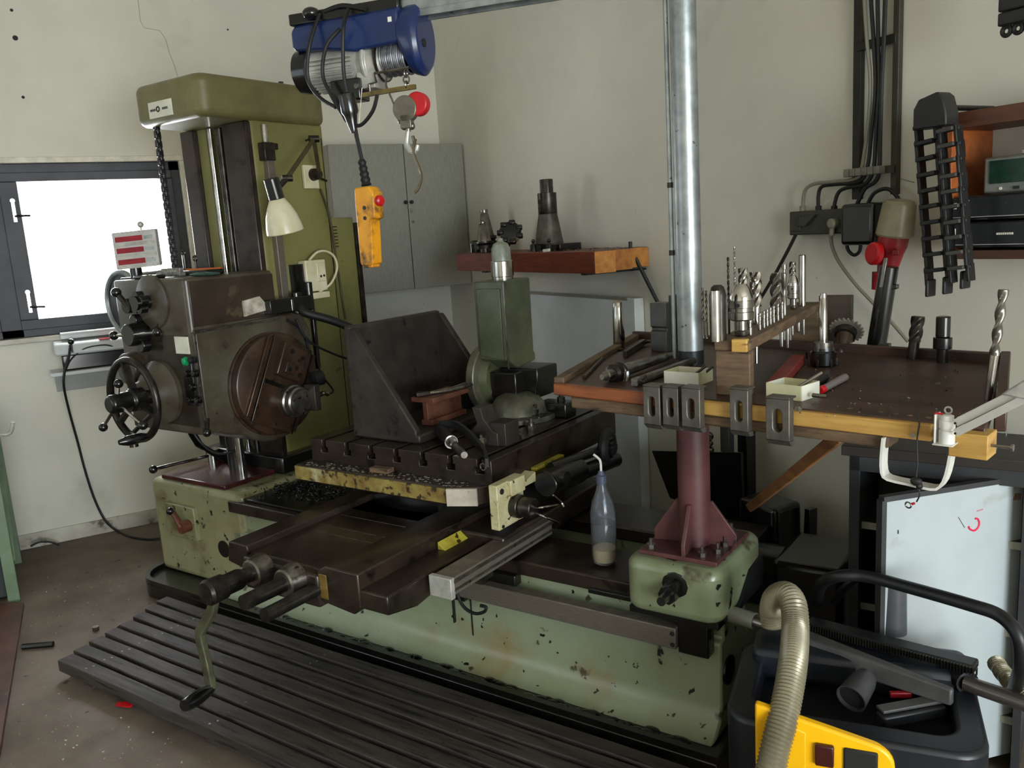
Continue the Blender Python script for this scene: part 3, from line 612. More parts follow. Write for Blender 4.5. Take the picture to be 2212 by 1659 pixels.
# feed motor, black handwheel and arm on the far right side of the table
q = M.at(1235, 1045, x=-1.48)
fm = part('feed_motor', G().cyl((-1.58,q.y-.02,q.z-.01),(-1.58,q.y+.22,q.z-.02),.05,seg=28), black_m, mc, bevel=.006)
part('motor_cap', G().cyl((-1.50,q.y-.03,q.z+.03),(-1.48,q.y-.03,q.z+.03),.024), dsteel_m, mc, fm)
h = M.at(1312, 967, x=-1.55)
hw = part('table_handwheel', G().torus(h, (1,.2,0), .058, .022, 28, 10).cyl(h-Vector((.03,0,0)), h+Vector((.03,0,0)), .03), rubber_m, mc, label='black table handwheel at the far side')
gr = G()
for k in range(3): gr.box(h.x+.024,h.x+.034,h.y-.032,h.y-.012,h.z+.045-.02*k,h.z+.051-.02*k)
part('index_mark', gr, steel_m, mc, hw)
part('wheel_shaft', G().cyl((-1.60,h.y-.35,h.z+.01), h, .018).cyl((-1.58,h.y-.30,h.z-.05),(-1.54,h.y+.05,h.z-.06),.03), black_m, mc, hw)
# ---- end support block at the right of the bed
eb2 = part('end_block', G().prism(rrect(-1.11,-.81,2.115,2.50,.05,5), 'z', .452, .618), mat('end_block_green', (134,144,112), (116,122,90), 6, .36, spots=[((70,62,42), 7, .60, .08), ((24,22,17), 16, .645, .012)], coat=.35), mc, bevel=.028, segs=4, label='pale green end block with worn edges')
part('block_base', G().box(-1.10,-.82,2.13,2.50,.44,.46), black_m, mc, eb2)
q = M.at(1448, 1280, y=2.105)
kb = G().cyl((q.x,2.12,q.z),(q.x,2.08,q.z),.028,seg=7).cyl((q.x+.012,2.11,q.z+.022),(q.x+.012,2.09,q.z+.022),.020,seg=9)
e = M.at(1428, 1300, y=2.03)
part('clamp_knob', kb.cyl((q.x,2.08,q.z), e, .016, .013), black_m, mc, eb2)
part('dirt_patch', G().sph((q.x+.01,2.116,q.z+.02), .045, (1.0,.06,.9), 12, 6), black_m, mc, eb2)
part('side_shield', G().prism([(2.24,.455),(2.47,.455),(2.47,.55),(2.36,.54)], 'x', -.812,-.80), rubber_m, mc, eb2)
# guard shoe on the bed next to the block
part('way_stop', G().box(-1.27,-1.12,2.175,2.20,.445,.462), black_m, mc, bed, bevel=.003)
# dark rear motor and gearbox
rm = part('rear_gearbox', G().box(-.80,-.58,2.55,2.85,.06,.50), black_m, mc, bevel=.02, label='black gearbox behind the bed end')
part('gear_motor', G().cyl((-.80,2.70,.38),(-1.08,2.70,.38),.11,seg=28), black_m, mc, rm)
# ================================================================ jib crane standing on the end block
PX, PY = -.948, 2.285
jc = Thing('jib_crane', 'galvanised round post on a maroon gusseted foot carrying a double channel crane arm', 'crane', M, (PX, PY, .618))
bp_ = part('foot_plate', G().box(PX-.13,PX+.115,PY-.125,PY+.15,.618,.632), maroon_m, jc, bevel=.003)
for k, (dx, dy) in enumerate(((-.10,-.10),(.06,-.095),(.09,-.05),(.09,.01),(.09,.07),(.07,.12),(-.1,.1))):
    part('bolt', G().cyl((PX+dx,PY+dy,.632),(PX+dx,PY+dy,.645),.013,seg=6).cyl((PX+dx,PY+dy,.645),(PX+dx,PY+dy,.662),.006,seg=8), steel_m, jc, bp_)
part('lower_post', G().cyl((PX,PY,.632),(PX,PY,1.12),.048,seg=32), maroon_m, jc)
for d in ((-1,-.2),(1,.15),(.1,-1),(-.1,1)):
    v = Vector((d[0],d[1],0)).normalized(); o = Vector((PX,PY,.632))
    nrm = Vector((0,0,1)).cross(v)
    part('gusset', G().oprism([(.035,0),(.125,0),(.125,.035),(.055,.135),(.035,.135)], o-nrm*(-.006)*0+v*0+(v.cross(Vector((0,0,1))))*-.006, v, (0,0,1), .012), maroon_m, jc, bevel=.002)
post = part('post', G().cyl((PX,PY,1.05),(PX,PY,2.42),.0365,seg=36), galv_m, jc, label='galvanised upper post')
part('dark_band', G().cyl((PX,PY,1.10),(PX,PY,1.225),.0375,seg=36), mat('post_dark_grey', (40,40,42), (70,74,76), 10, .35, .5), jc, post)  # post is darker in a band where it meets the tool table
part('conduit', G().cyl((PX-.045,PY-.012,1.20),(PX-.045,PY-.012,2.40),.0065,seg=10), galv_m, jc, post)
part('conduit_clip', G().cyl((PX-.045,PY-.012,1.50),(PX-.045,PY-.012,1.515),.0085,seg=10), black_m, jc, post)
part('conduit_clip', G().cyl((PX-.045,PY-.012,1.69),(PX-.045,PY-.012,1.705),.0085,seg=10), black_m, jc, post)
HA = Vector((-2.10,1.965,0)); HB = Vector((PX,PY,0)); bd = (HB-HA).normalized(); bn = Vector((-bd.y, bd.x, 0))
BZ = 2.262
def bar(o, w, z0, z1, s0, s1): return G().obox(HA+bd*((s0+s1)/2)+bn*o+Vector((0,0,(z0+z1)/2)), (s1-s0, w, z1-z0), bd, bn, (0,0,1))
L_ = (HB-HA).length
arm = part('arm', bar(0,.056,BZ-.002,BZ+.032,.33,L_+.05), galv_m, jc, bevel=.002)
part('arm_channel', bar(0,.04,BZ+.036,BZ+.08,.33,L_+.05), galv_m, jc, arm, bevel=.002)
part('arm_lip', bar(-.029,.008,BZ-.022,BZ-.002,.36,L_+.04), galv_m, jc, arm, bevel=.001)
part('arm_lip', bar(.029,.008,BZ-.022,BZ-.002,.36,L_+.04), galv_m, jc, arm, bevel=.001)
part('arm_head', G().box(PX-.05,PX+.05,PY-.05,PY+.05,2.40,2.44).cyl((PX,PY,2.22),(PX,PY,2.36),.048,seg=28), galv_m, jc, arm, bevel=.003)

# ================================================================ electric hoist
ho = Thing('electric_hoist', 'blue electric wire rope hoist hanging from the crane arm with a black cable', 'hoist', M, HA+bd*.25+Vector((0,0,2.0)))
def hp(s, o, z): return HA+bd*(s*.95-.005)+bn*o+Vector((0,0,2.272+(z-2.25)*.84))
# blue housing: shaped shell over motor and drum
hsec = lambda top, bot, w: [(-w, bot), (-w, top-.02), (-w+.02, top), (w-.02, top), (w, top-.02), (w, bot)]
hg = G()
secs = [(.008, 2.235, 2.165, .056), (.02, 2.245, 2.150, .060), (.16, 2.25, 2.135, .064), (.24, 2.25, 2.118, .066), (.40, 2.252, 2.128, .070)]
vs = []; m = 6
for s, t, b, w in secs: vs += [hp(s, a, z) for a, z in hsec(t, b, w)]
fs = [(i*m+k, i*m+(k+1) % m, (i+1)*m+(k+1) % m, (i+1)*m+k) for i in range(len(secs)-1) for k in range(m)]+[tuple(range(m-1,-1,-1)), tuple(range((len(secs)-1)*m, len(secs)*m))]
hg.add(vs, fs)
hsg = part('housing', hg, blue_m, ho, bevel=.008)
eg = G(); egv = []; n = 28
for s, ry, rz, zc in ((.392,.074,.090,2.165),(.415,.080,.118,2.145),(.445,.080,.124,2.140),(.462,.068,.104,2.142)):
    egv += [hp(s, math.cos(2*PI*k/n)*ry, zc+math.sin(2*PI*k/n)*rz) for k in range(n)]
eg.add(egv, [(i*n+k, i*n+(k+1) % n, (i+1)*n+(k+1) % n, (i+1)*n+k) for i in range(3) for k in range(n)]+[tuple(range(n-1,-1,-1)), tuple(range(3*n,4*n))])
part('end_guard', eg, blue_m, ho, hsg, bevel=.006)
part('guard_recess', G().cyl(hp(.461,-.02,2.125), hp(.465,-.02,2.125), .012, seg=14), printed_m, ho, hsg)
part('sticker', G().obox(hp(.375,-.0705,2.205), (.012,.002,.014), bd, bn), paper_m, ho, hsg)
part('top_cover', G().obox(hp(.20,0,2.262), (.375,.104,.034), bd, bn), black_m, ho, hsg, bevel=.004)
part('clamp', G().obox(hp(.385,-.034,2.295), (.03,.006,.09), bd, bn).obox(hp(.385,.034,2.295), (.03,.006,.09), bd, bn).obox(hp(.385,0,2.253), (.03,.075,.006), bd, bn), dsteel_m, ho, hsg)
mo = part('motor', G().cyl(hp(.03,0,2.085), hp(.235,0,2.085), .058, seg=32), zinc_m, ho)
for k in range(20):
    a = PI*(.92+1.16*k/19.0); d = bn*math.cos(a)+Vector((0,0,1))*math.sin(a)
    part('cooling_fin', G().obox(hp(.145,0,2.085)+d*.064, (.145,.0035,.016), bd, d.cross(bd), d), zinc_m, ho, mo)
part('fan_cover', G().lathe(hp(-.012,0,2.085), bd, [(0,.048),(.012,.066),(.05,.071),(.058,.071)], 32), bplastic_m, ho, mo)
part('gearbox', G().lathe(hp(.225,0,2.085), bd, [(0,.054),(.02,.060),(.033,.070),(.040,.070),(.043,.062),(.08,.056),(.09,.045)], 30).obox(hp(.262,-.01,2.02), (.06,.08,.05), bd, bn), zinc_m, ho, mo, bevel=.002)
dr = part('rope_drum', G().cyl(hp(.305,0,2.095), hp(.405,0,2.095), .040, seg=28).cyl(hp(.303,0,2.095), hp(.309,0,2.095), .068, seg=32), dsteel_m, ho)
wr = G()
for k in range(14): wr.torus(hp(.312+.0066*k,0,2.092), bd, .049+.002*math.sin(k*2.1), .0040, 28, 6)
part('wire_rope', wr, mat('rope_grey', (130,132,136), (84,86,90), 60, .4, .5), ho, dr)
part('terminal_box', G().obox(hp(.195,-.035,1.99), (.10,.065,.065), bd, bn), bplastic_m, ho, mo, bevel=.005)
ar = part('limit_arm', G().strip([hp(.22,-.05,1.965), hp(.30,-.06,1.968), hp(.44,-.06,1.972)], .013, .012, (0,0,1)), mat('brass_bar', (150,132,84), (110,96,60), 14, .3, .8), ho)
part('limit_lever', G().tube([hp(.42,-.055,2.04), hp(.30,-.06,2.035), hp(.305,-.06,2.005), hp(.28,-.06,2.0), hp(.28,-.06,1.965)], .004, 6, 1), steel_m, ho, ar)
part('limit_chain', G().torus(hp(.41,-.06,2.02), bd, .010, .003, 14, 6).torus(hp(.41,-.06,2.0), bn, .010, .003, 14, 6).torus(hp(.41,-.06,1.982), bd, .010, .003, 14, 6), steel_m, ho, ar)
part('gear_bolt', G().cyl(hp(.245,-.075,1.995), hp(.245,-.085,1.995), .008, seg=8), steel_m, ho, mo)
# pulley block with red bumper and hook
bp0 = hp(.365,-.055,1.9); bl = M.at(878, 236, y=bp0.y); kb_ = M.mpp(bl)
pbk2 = part('hook_block', G().cyl(bl-bn*.016, bl+bn*.010, 28*kb_, seg=26).obox(bl-bn*.003+Vector((0,0,-26*kb_)), (26*kb_,.026,30*kb_), bd, bn), mat('worn_block_grey', (132,126,112), (96,90,80), 14, .4, .6), ho, bevel=.003)
part('red_bumper', G().cyl(bl+bd*(27*kb_)-bn*.012+Vector((0,0,8*kb_)), bl+bd*(27*kb_)+bn*.02+Vector((0,0,8*kb_)), 25*kb_, seg=28), red_m, ho, pbk2, bevel=.004, label='round red bumper')
part('hoist_rope', G().tube([hp(.338,-.045,2.06), hp(.335,-.055,1.99), bl-bd*(24*kb_)], .003, 6, 1).tube([bl-bd*(24*kb_), bl-bd*(20*kb_)+Vector((0,0,-26*kb_)), bl+Vector((0,0,-32*kb_))], .003, 6, 2), steel_m, ho, pbk2)
hk = bl+Vector((0,0,-30*kb_))
part('swivel', G().sph(hk+bd*(9*kb_)+Vector((0,0,-6*kb_)), 8*kb_).sph(hk-bd*(9*kb_)+Vector((0,0,-6*kb_)), 7*kb_).cyl(hk, hk+Vector((0,0,-16*kb_)), 6*kb_), steel_m, ho, pbk2)
hk = hk+Vector((0,0,-12*kb_))
part('hook', G().tube([hk, hk-bd*(4*kb_)+Vector((0,0,-16*kb_)), hk-bd*(6*kb_)+Vector((0,0,-32*kb_)), hk+bd*(2*kb_)+Vector((0,0,-46*kb_)), hk+bd*(14*kb_)+Vector((0,0,-46*kb_)), hk+bd*(20*kb_)+Vector((0,0,-34*kb_))], lambda t: (4.5+2.5*math.sin(PI*t))*kb_, 10), zinc_m, ho, pbk2)
part('latch', G().obox(hk+bd*(13*kb_)+Vector((0,0,-32*kb_)), (5*kb_,.012,36*kb_), bd+Vector((0,0,.2)), bn), steel_m, ho, pbk2)
# cables: plug lead loops and pendant lead
def mp(u, v, y): return M.at(u, v, y=y)
cy = 1.90
for pts, r in (([(735,62,cy+.02),(705,100,cy),(697,160,cy),(715,205,cy),(745,255,cy)],.006),
               ([(690,30,cy+.04),(668,100,cy-.01),(665,170,cy-.01),(690,210,cy),(725,232,cy)],.006),
               ([(815,205,cy),(805,240,cy),(780,270,cy),(755,268,cy)],.0055),
               ([(700,25,cy+.05),(740,12,cy+.06),(790,20,cy+.08)],.007),
               ([(752,20,cy+.06),(742,60,cy),(742,150,cy),(750,200,cy)],.006),
               ([(720,205,cy),(740,245,cy),(750,262,cy),(765,262,cy)],.006)):
    part('lead', G().tube([mp(*q) for q in pts], r), rubber_m, ho)
pg = mp(752, 240, cy)
part('plug', G().lathe(pg+Vector((0,0,.045)), (.15,0,-1), [(0,.026),(.05,.026),(.06,.02),(.09,.014),(.11,.009)], 16), bplastic_m, ho)
part('mains_plug', G().sph(mp(672,30,cy+.03), .028, (1,1,.7)), bplastic_m, ho)
# ---- pendant control
t0 = mp(763, 262, cy); t1 = mp(781, 345, cy); t2 = mp(793, 408, cy); t3 = mp(802, 572, cy)
part('pendant_lead', G().tube([t0, t0.lerp(t1,.5), t1], .0065).tube([t0+Vector((.008,0,0)), t1+Vector((.004,0,0))], .002, 6), rubber_m, ho)
d = (t2-t1).normalized()
part('strain_relief', G().lathe(t1, d, [(.0085*i, (.013 if i % 2 else .0095)+.0004*i) for i in range(10)], 12), rubber_m, ho)
d = (t3-t2).normalized(); Ld = (t3-t2).length; sx = Vector((1,0,0)); k = M.mpp(t2)
pend = part('pendant', G().oprism([(-24*k,0),(-20*k,-4*k),(18*k,-4*k),(26*k,6*k),(30*k,8*k),(32*k,64*k),(20*k,66*k),(19*k,160*k),(10*k,164*k),(-14*k,164*k),(-18*k,158*k),(-24*k,20*k)], t2+Vector((0,.022,0)), sx, d, -.044), orange_m, ho, bevel=.005, label='dirty orange pendant control')
q = mp(823, 433, cy)
part('stop_button', G().lathe(q-Vector((.012,0,0)), (1,0,-.1), [(0,.016),(.012,.016),(.016,.011)], 16), red_m, ho, pend)
for dv in (40, 62):
    part('rocker', G().cyl(t2+d*(dv*k)+Vector((.006,-.024,0)), t2+d*(dv*k)+Vector((.006,-.018,0)), .006, seg=8), plastic_m, ho, pend)
part('pendant_foot', G().obox(t3+Vector((0,0,-.002)), (28*k,.034,8*k), sx, None, -d), orange_m, ho, pend, bevel=.002)
part('stay_wire', G().tube([mp(782,190,cy),mp(775,275,cy)], .0012, 4, 1), steel_m, ho)
# rope loop hanging on the hook
sl_ = [(898,300,cy+.02),(893,330,cy+.02),(910,375,cy+.03),(905,405,cy+.02),(895,417,cy+.01)]
single('bent_hook_rod', G().tube([mp(*q) for q in sl_], .004, 6, 3), mat('brown_rod', (96,84,64), None, rough=.4, metal=.6), 'thin bent steel rod hanging from the hoist hook', 'rod', M, mp(895,417,cy))

# ================================================================ machine lamp on the column
XL = -3.13
lb = M.at(672, 382, x=-3.115)
ml = Thing('machine_lamp', 'articulated machine lamp with cream shade clamped to the green column', 'lamp', M, lb)
part('base_plate', G().box(-3.128,-3.112,lb.y-.045,lb.y+.045,lb.z-.055,lb.z+.055), lamp_m, ml, bevel=.003)
part('mount_socket', G().lathe((-3.112,lb.y+.012,lb.z+.01), (1,0,0), [(0,.03),(.03,.026),(.045,.02)], 20).cyl((-3.09,lb.y+.01,lb.z-.0),(-3.085,lb.y+.07,lb.z-.02),.006), dsteel_m, ml)
el = M.at(678, 300, x=-2.98); hd_ = M.at(620, 385, x=-2.90); s0 = Vector((-3.07,lb.y+.012,lb.z+.02))
arm_m = mat('lamp_arm_olive', (84,76,46), (62,56,34), 10, .4, .2)
part('lower_arm', G().cyl(s0, el, .010), arm_m, ml)
part('elbow', G().cyl(el-Vector((.01,.02,0)), el+Vector((.01,.02,0)), .016).cyl(el+Vector((0,-.02,.0)), el+Vector((0,-.05,-.01)), .005), dsteel_m, ml)
part('upper_arm', G().cyl(el, hd_, .010), arm_m, ml)
part('wing_screw', G().cyl(hd_-Vector((.01,.02,0)), hd_+Vector((.01,.02,0)), .015), dsteel_m, ml)
nt = M.at(585, 385, x=-2.90); nb = M.at(598, 430, x=-2.90); se = M.at(617, 503, x=-2.90); dd = (se-nb).normalized()
part('lamp_socket', G().cyl(nt, nb, .033, .034, 24).cyl(M.at(597,410,x=-2.90), hd_, .012), bplastic_m, ml, bevel=.003)
Ls = (se-nb).length; kk = M.mpp(nb)
part('lamp_shade', G().lathe(nb-dd*.002, dd, [(0,.028),(.004,.034),(Ls*.25,.052),(Ls*.5,.068),(Ls*.8,.078),(Ls*.98,.081),(Ls,.079),(Ls*.97,.077),(Ls*.5,.063),(Ls*.3,.03)], 32), lamp_m, ml)
part('lamp_cable', G().tube([M.at(u, v, x=-3.118) for u, v in ((692,408),(712,470),(728,570),(738,640),(746,690))], .006), arm_m, ml)

# ================================================================ three-line display on the head
dq = M.at(293, 605, y=2.20); dz = 1.49
dp = Thing('digital_readout', 'small three-line readout with red windows on top of the spindle head', 'display', M, (dq.x, 2.2, dz))
c0 = M.at(240,503,y=2.14); c1 = M.at(334,493,y=2.26); c2 = M.at(345,575,y=2.26); c3 = M.at(252,582,y=2.14)
ux = (c1-c0).normalized(); uz = (c0-c3).normalized(); wd = (c1-c0).length; hh = (c0-c3).length; cc = (c0+c1+c2+c3)/4; nD = ux.cross(uz).normalized()
bx_ = part('housing', G().obox(cc-nD*.022, (wd,.044,hh), ux, None, uz), mat('readout_grey', (186,182,178), (170,166,162), 12, .5), dp, bevel=.004)
for k in range(3):
    o = cc+uz*(hh*(.30-.31*k))-ux*(wd*.12)
    part('red_window', G().obox(o+nD*.001, (wd*.62,.004,hh*.14), ux, None, uz), disp_red, dp, bx_)
    part('grey_bar', G().obox(cc+uz*(hh*(.155-.31*k))+nD*.0005, (wd*.94,.003,hh*.09), ux, None, uz), zinc_m, dp, bx_)
    part('keypad', G().obox(o+ux*(wd*.44)+nD*.0005, (wd*.2,.003,hh*.10), ux, None, uz), galv_m, dp, bx_)
part('stand', G().cyl((dq.x-.02,2.22,dz),(dq.x-.02,2.22,cc.z-hh*.45),.026).box(dq.x-.07,dq.x+.05,2.17,2.28,dz,dz+.008), black_m, dp, bevel=.002)
k0 = M.at(304, 490, y=2.2); part('top_knob', G().cyl(k0+Vector((0,0,-.02)), k0, .004).sph(k0+Vector((0,0,.01)), .014), zinc_m, dp)
# odds and ends lying on the head
def onhead(u, v, z=1.492): return M.at(u, v, z=z)
a, b = M.at(405,588,y=2.36), M.at(460,580,y=2.42)
sd_ = Thing('screwdriver', 'screwdriver with orange handle lying on the spindle head', 'screwdriver', M, (a.x,2.36,1.492))
part('handle', G().cyl((a.x,2.36,1.506),(a.x+.17,2.42,1.506),.014,.012,10), mat('orange_handle', (206,104,40), None, rough=.4), sd_)
part('blade', G().cyl((a.x,2.36,1.506),(a.x-.10,2.325,1.506),.004), chrome_m, sd_)
a = M.at(440, 597, y=2.24); single('green_rag', G().sph((a.x+.01,2.24,1.498), .06, (1.5,.8,.14), 14, 6), mat('green_cloth', (70,110,100), (44,76,70), 24, .9), 'crumpled dull green rag on the spindle head', 'rag', M, (a.x+.01,2.24,1.49))
a = M.at(370, 600, y=2.22); single('wire_brush', G().obox((a.x,2.22,1.503), (.14,.035,.02), (1,.2,0)).obox((a.x+.01,2.222,1.52), (.11,.022,.018), (1,.2,0)), mat('brush_bristle', (170,166,158), (90,84,76), 60, .5, .4), 'grey wire brush lying on the head below the readout', 'brush', M, (a.x,2.22,1.492), bevel=.003)
for i, (u, v, lab) in enumerate(((398,560,'short steel tool bit standing on the head beside the column'),(423,572,'thin steel pin with loop standing on the head'))):
    a = M.at(u, v, y=2.46); gg = G().cyl((a.x,2.46,1.49),(a.x,2.46,a.z+.02),.010 if i == 0 else .006,seg=10)
    gg.torus((a.x,2.46,a.z+.03), (0,1,0), .012, .005, 14, 6); single('tool_bit' if i == 0 else 'loop_pin', gg, dsteel_m, lab, 'tool bit' if i == 0 else 'pin', M, (a.x,2.46,1.49))
part('head_clutter', G().box(-3.50,-3.34,2.14,2.20,1.49,1.505).box(-3.42,-3.20,2.30,2.40,1.49,1.512), black_m, mc, hd, bevel=.006)
# ================================================================ left wall: grey cabinet, shelf, cable, bench
c0 = W.at(700, 312, x=XW+.36)
CX = XW+.36; cyl_ = c0.y; cyr = YW-.012; cz1 = c0.z+.0; cz0 = W.at(1020, 612, x=CX).z
wcab = Thing('wall_cabinet', 'grey two-door wall cabinet hung in the corner behind the hoist hook', 'cabinet', W, (XW+.2, (cyl_+cyr)/2, cz0))
part('body', G().box(XW, CX-.02, cyl_+.02, cyr, cz0, cz1), grey_m, wcab, bevel=.004)
mid = W.at(872, 330, x=CX).y
for a, b, s in ((cyl_+.02, mid-.002, -1), (mid+.002, cyr, 1)):
    dr_ = part('door', G().box(CX-.018, CX, a, b, cz0, cz1), grey_m, wcab, bevel=.003)
    yk = mid+s*.02; zk = (W.at(880, 437, x=CX)).z
    part('knob', G().lathe((CX,yk,zk), (1,0,0), [(0,.006),(.01,.006),(.012,.012),(.022,.012),(.026,.008)], 14), bplastic_m, wcab, dr_)
    if s > 0:
        part('lock', G().cyl((CX,yk+.005,zk-.12),(CX+.004,yk+.005,zk-.12),.009,seg=14), chrome_m, wcab, dr_)
        part('key', G().box(CX,CX+.008,yk-.008,yk+.004,zk-.065,zk-.035), chrome_m, wcab, dr_)
# small shelf with box-shaped device
s0 = W.at(108, 808, x=XW+.20); 
sz = s0.z; sy0 = s0.y; sy1 = s0.y+.55
ws = Thing('wall_shelf', 'short pale shelf on the wall under the window', 'shelf', W, (XW+.1, (sy0+sy1)/2, sz-.1))
part('board', G().box(XW, XW+.20, sy0, sy1, sz-.02, sz), white_m, ws, bevel=.004)
part('apron', G().prism([(XW,sz-.02),(XW+.185,sz-.02),(XW,sz-.13)], 'y', sy0+.02, sy1-.02), white_m, ws)
d0 = W.at(122, 790, x=XW+.16)
dv = Thing('label_printer', 'pale and black tabletop device with a red label on the small shelf', 'device', W, (XW+.1, d0.y+.2, sz))
part('lower_case', G().box(XW+.02, XW+.16, d0.y+.03, d0.y+.40, sz, sz+.09), bplastic_m, dv, bevel=.01)
part('lid', G().prism([(XW+.015,sz+.09),(XW+.175,sz+.085),(XW+.175,sz+.105),(XW+.15,sz+.15),(XW+.015,sz+.16)], 'y', d0.y, d0.y+.42), white_m, dv, bevel=.012)
p = W.at(228, 753, x=XW+.15); part('red_label', G().box(XW+.10,XW+.155,p.y-.025,p.y+.03,sz+.150,sz+.156), red_m, dv)
# lead with ball end running down the wall to the floor
ct = W.at(153, 738, x=XW+.20)
cbp = Thing('power_lead', 'thin black lead with a ball end running from the small shelf down to the floor', 'cable', W, (XW+.05, ct.y, 0))
pts = [W.at(u, v, x=x) for u, v, x in ((152,745,XW+.2),(148,775,XW+.21),(140,800,XW+.215),(138,835,XW+.21),(150,890,XW+.10),(168,955,XW+.04),(185,1020,XW+.03),(205,1080,XW+.03),(228,1125,XW+.04))]
pts += [W.at(u, v, z=.008) for u, v in ((255,1148),(285,1160),(320,1165),(345,1163))]
part('cable', G().tube(pts, .0065), rubber_m, cbp)
part('ball_end', G().sph(ct, .017).cyl(ct, ct-Vector((0,0,.06)), .005), bplastic_m, cbp)
single('shelf_cord', G().tube([W.at(u, v, x=XW+.17) for u, v in ((142,800),(155,775),(185,752),(225,745),(248,750))], .004), rubber_m, 'thin dark cord arching over the pale device', 'cable', W, W.at(142,800,x=XW+.17))
single('loose_wire', G().tube([W.at(u, v, x=XW+.10) for u, v in ((66,1180),(85,1171),(110,1171),(128,1178))], .006), rubber_m, 'short black cord end on the floor by the wall', 'cable', W, W.at(66,1180,x=XW+.10))
# green bench frame at the left edge of view
BX = -4.35
b0 = W.at(45, 1300, z=0)
bn_ = Thing('workbench_frame', 'green angle steel bench frame at the left edge with a bent steel hook', 'workbench', W, (b0.x, b0.y-.2, 0))
bt = W.at(5, 860, x=b0.x)
y1 = b0.y
def leg(x, y, z1): return G().box(x-.05,x,y-.045,y,0,z1).box(x-.05,x-.044,y-.045,y,0,z1)
part('leg', G().prism([(b0.x-.006,y1-.05),(b0.x,y1-.05),(b0.x,y1),(b0.x-.05,y1),(b0.x-.05,y1-.006),(b0.x-.006,y1-.006)], 'z', 0, .86), bench_m, bn_, bevel=.001)
part('leg', G().prism([(b0.x-.606,y1-.05),(b0.x-.6,y1-.05),(b0.x-.6,y1),(b0.x-.65,y1),(b0.x-.65,y1-.006),(b0.x-.606,y1-.006)], 'z', 0, .86), bench_m, bn_, bevel=.001)
part('brace', G().strip([(b0.x-.02,y1-.012,.20),(b0.x-.30,y1-.012,.55),(b0.x-.62,y1-.012,.84)], .04, .005, (0,1,0)), bench_m, bn_)
part('top_rail', G().box(b0.x-.66,b0.x+.0,y1-.06,y1,.84,.88).box(b0.x-.05,b0.x,y1-.7,y1,.84,.88), bench_m, bn_, bevel=.002)
part('side_rail', G().box(b0.x-.65,b0.x-.0,y1-.05,y1-.045,.30,.36), bench_m, bn_)
part('bench_panel', G().box(b0.x-.62,b0.x-.06,y1-.69,y1-.05,.02,.83), mat('dark_green_panel', (40,50,44), (26,32,28), 5, .6), bn_, bevel=.003)
hk0 = W.at(-10, 938, x=b0.x+.03); hk1 = W.at(18, 938, x=b0.x+.03); hk2 = W.at(28, 912, x=b0.x+.03)
part('hook', G().tube([hk0, hk1-Vector((0,.01,0)), hk1+Vector((0,.012,.01)), hk2], .009, 10, 4), zinc_m, bn_)
# rusty sheet on the floor at the lower left
f0 = W.at(52, 1305, z=.012); f1 = W.at(-2, 1640, z=.012); f2 = W.at(-180, 1640, z=.012); f3 = W.at(-160, 1305, z=.012)
single('floor_sheet', G().prism([(p.x,p.y) for p in (f0,f3,f2,f1)], 'z', 0, .02), mat('rusty_sheet', (96,62,48), (70,46,38), 6, .5, spots=[((140,120,104), 20, .68, .05)]), 'rusty brown sheet with a pale edge on the floor at the lower left', 'sheet', W, (f1.x, f1.y, 0), bevel=.002)
# ================================================================ duckboard in front of the machine
db = Thing('duckboard', 'dark oiled wooden duckboard with parallel slats on the floor in front of the machine', 'duckboard', M, (-2.2,1.7,0))
ZT = .075
lefts = [(x_, 1.464+.0725*i_) for i_, x_ in enumerate((-3.22,-3.245,-3.262,-3.275,-3.29,-3.31,-3.335,-3.36))]
for i, (xl, yc) in enumerate(lefts):
    x1 = -.95 if i < 2 else -.80
    skew = .02*(i-4)/4*0
    xr = -1.85 if i == 0 else (-1.2 if i == 1 else -.85)
    if i == 0: xr = -.95
    gsl = G(); n = 10; wv = .055 if i else .060
    j = [random.uniform(-.003,.003) for _ in range(n+1)]
    P = [(xl+(xr-xl)*k/n, yc-wv/2+j[k]) for k in range(n+1)]+[(xl+(xr-xl)*k/n, yc+wv/2+j[k]*.6) for k in range(n,-1,-1)]
    gsl.prism(P, 'z', ZT-.026-(.02 if i == 0 else 0), ZT)
    part('slat', gsl, slat_m, db, bevel=.003)
for x in (-3.05,-2.3,-1.55,-1.0): part('bearer', G().box(x-.03,x+.03,1.45,1.985,0,ZT-.026), slat_m, db)
nl = G()
for (xl, yc) in lefts:
    for x in (-3.05,-2.3,-1.55): nl.cyl((x,yc-.012,ZT),(x,yc-.012,ZT+.0012),.004,seg=8).cyl((x+.01,yc+.012,ZT),(x+.01,yc+.012,ZT+.0012),.004,seg=8)
part('nail_heads', nl, steel_m, db, kind='stuff')
# scraps on the floor
a = W.at(268, 1524, z=.01); single('red_scrap', G().oprism([(-.03,-.004),(.028,-.012),(.034,.0),(.01,.012),(-.03,.012)], a, (.6,.8,0), (-.8,.6,.15), .006), red_m, 'small bright red plastic scrap on the floor beside the duckboard', 'scrap', W, a)
a = W.at(207, 1358, z=.008); single('bottle_cap', G().cyl(a-Vector((0,0,.008)), a+Vector((0,0,.010)), .014, seg=14), steel_m, 'small shiny cap lying on the floor left of the duckboard', 'cap', W, a)
a, b = W.at(232,1372,z=.005), W.at(262,1350,z=.005); single('wood_splinter', G().tube([a,b], .006, 5, 1), black_m, 'thin dark splinter on the floor at the duckboard corner', 'splinter', W, a)
a, b = W.at(48,1397,z=.012), W.at(115,1391,z=.012); single('dark_stick', G().tube([a,b], .012, 7, 1), black_m, 'short dark stick on the floor near the left edge', 'stick', W, a)
fc_ = G()
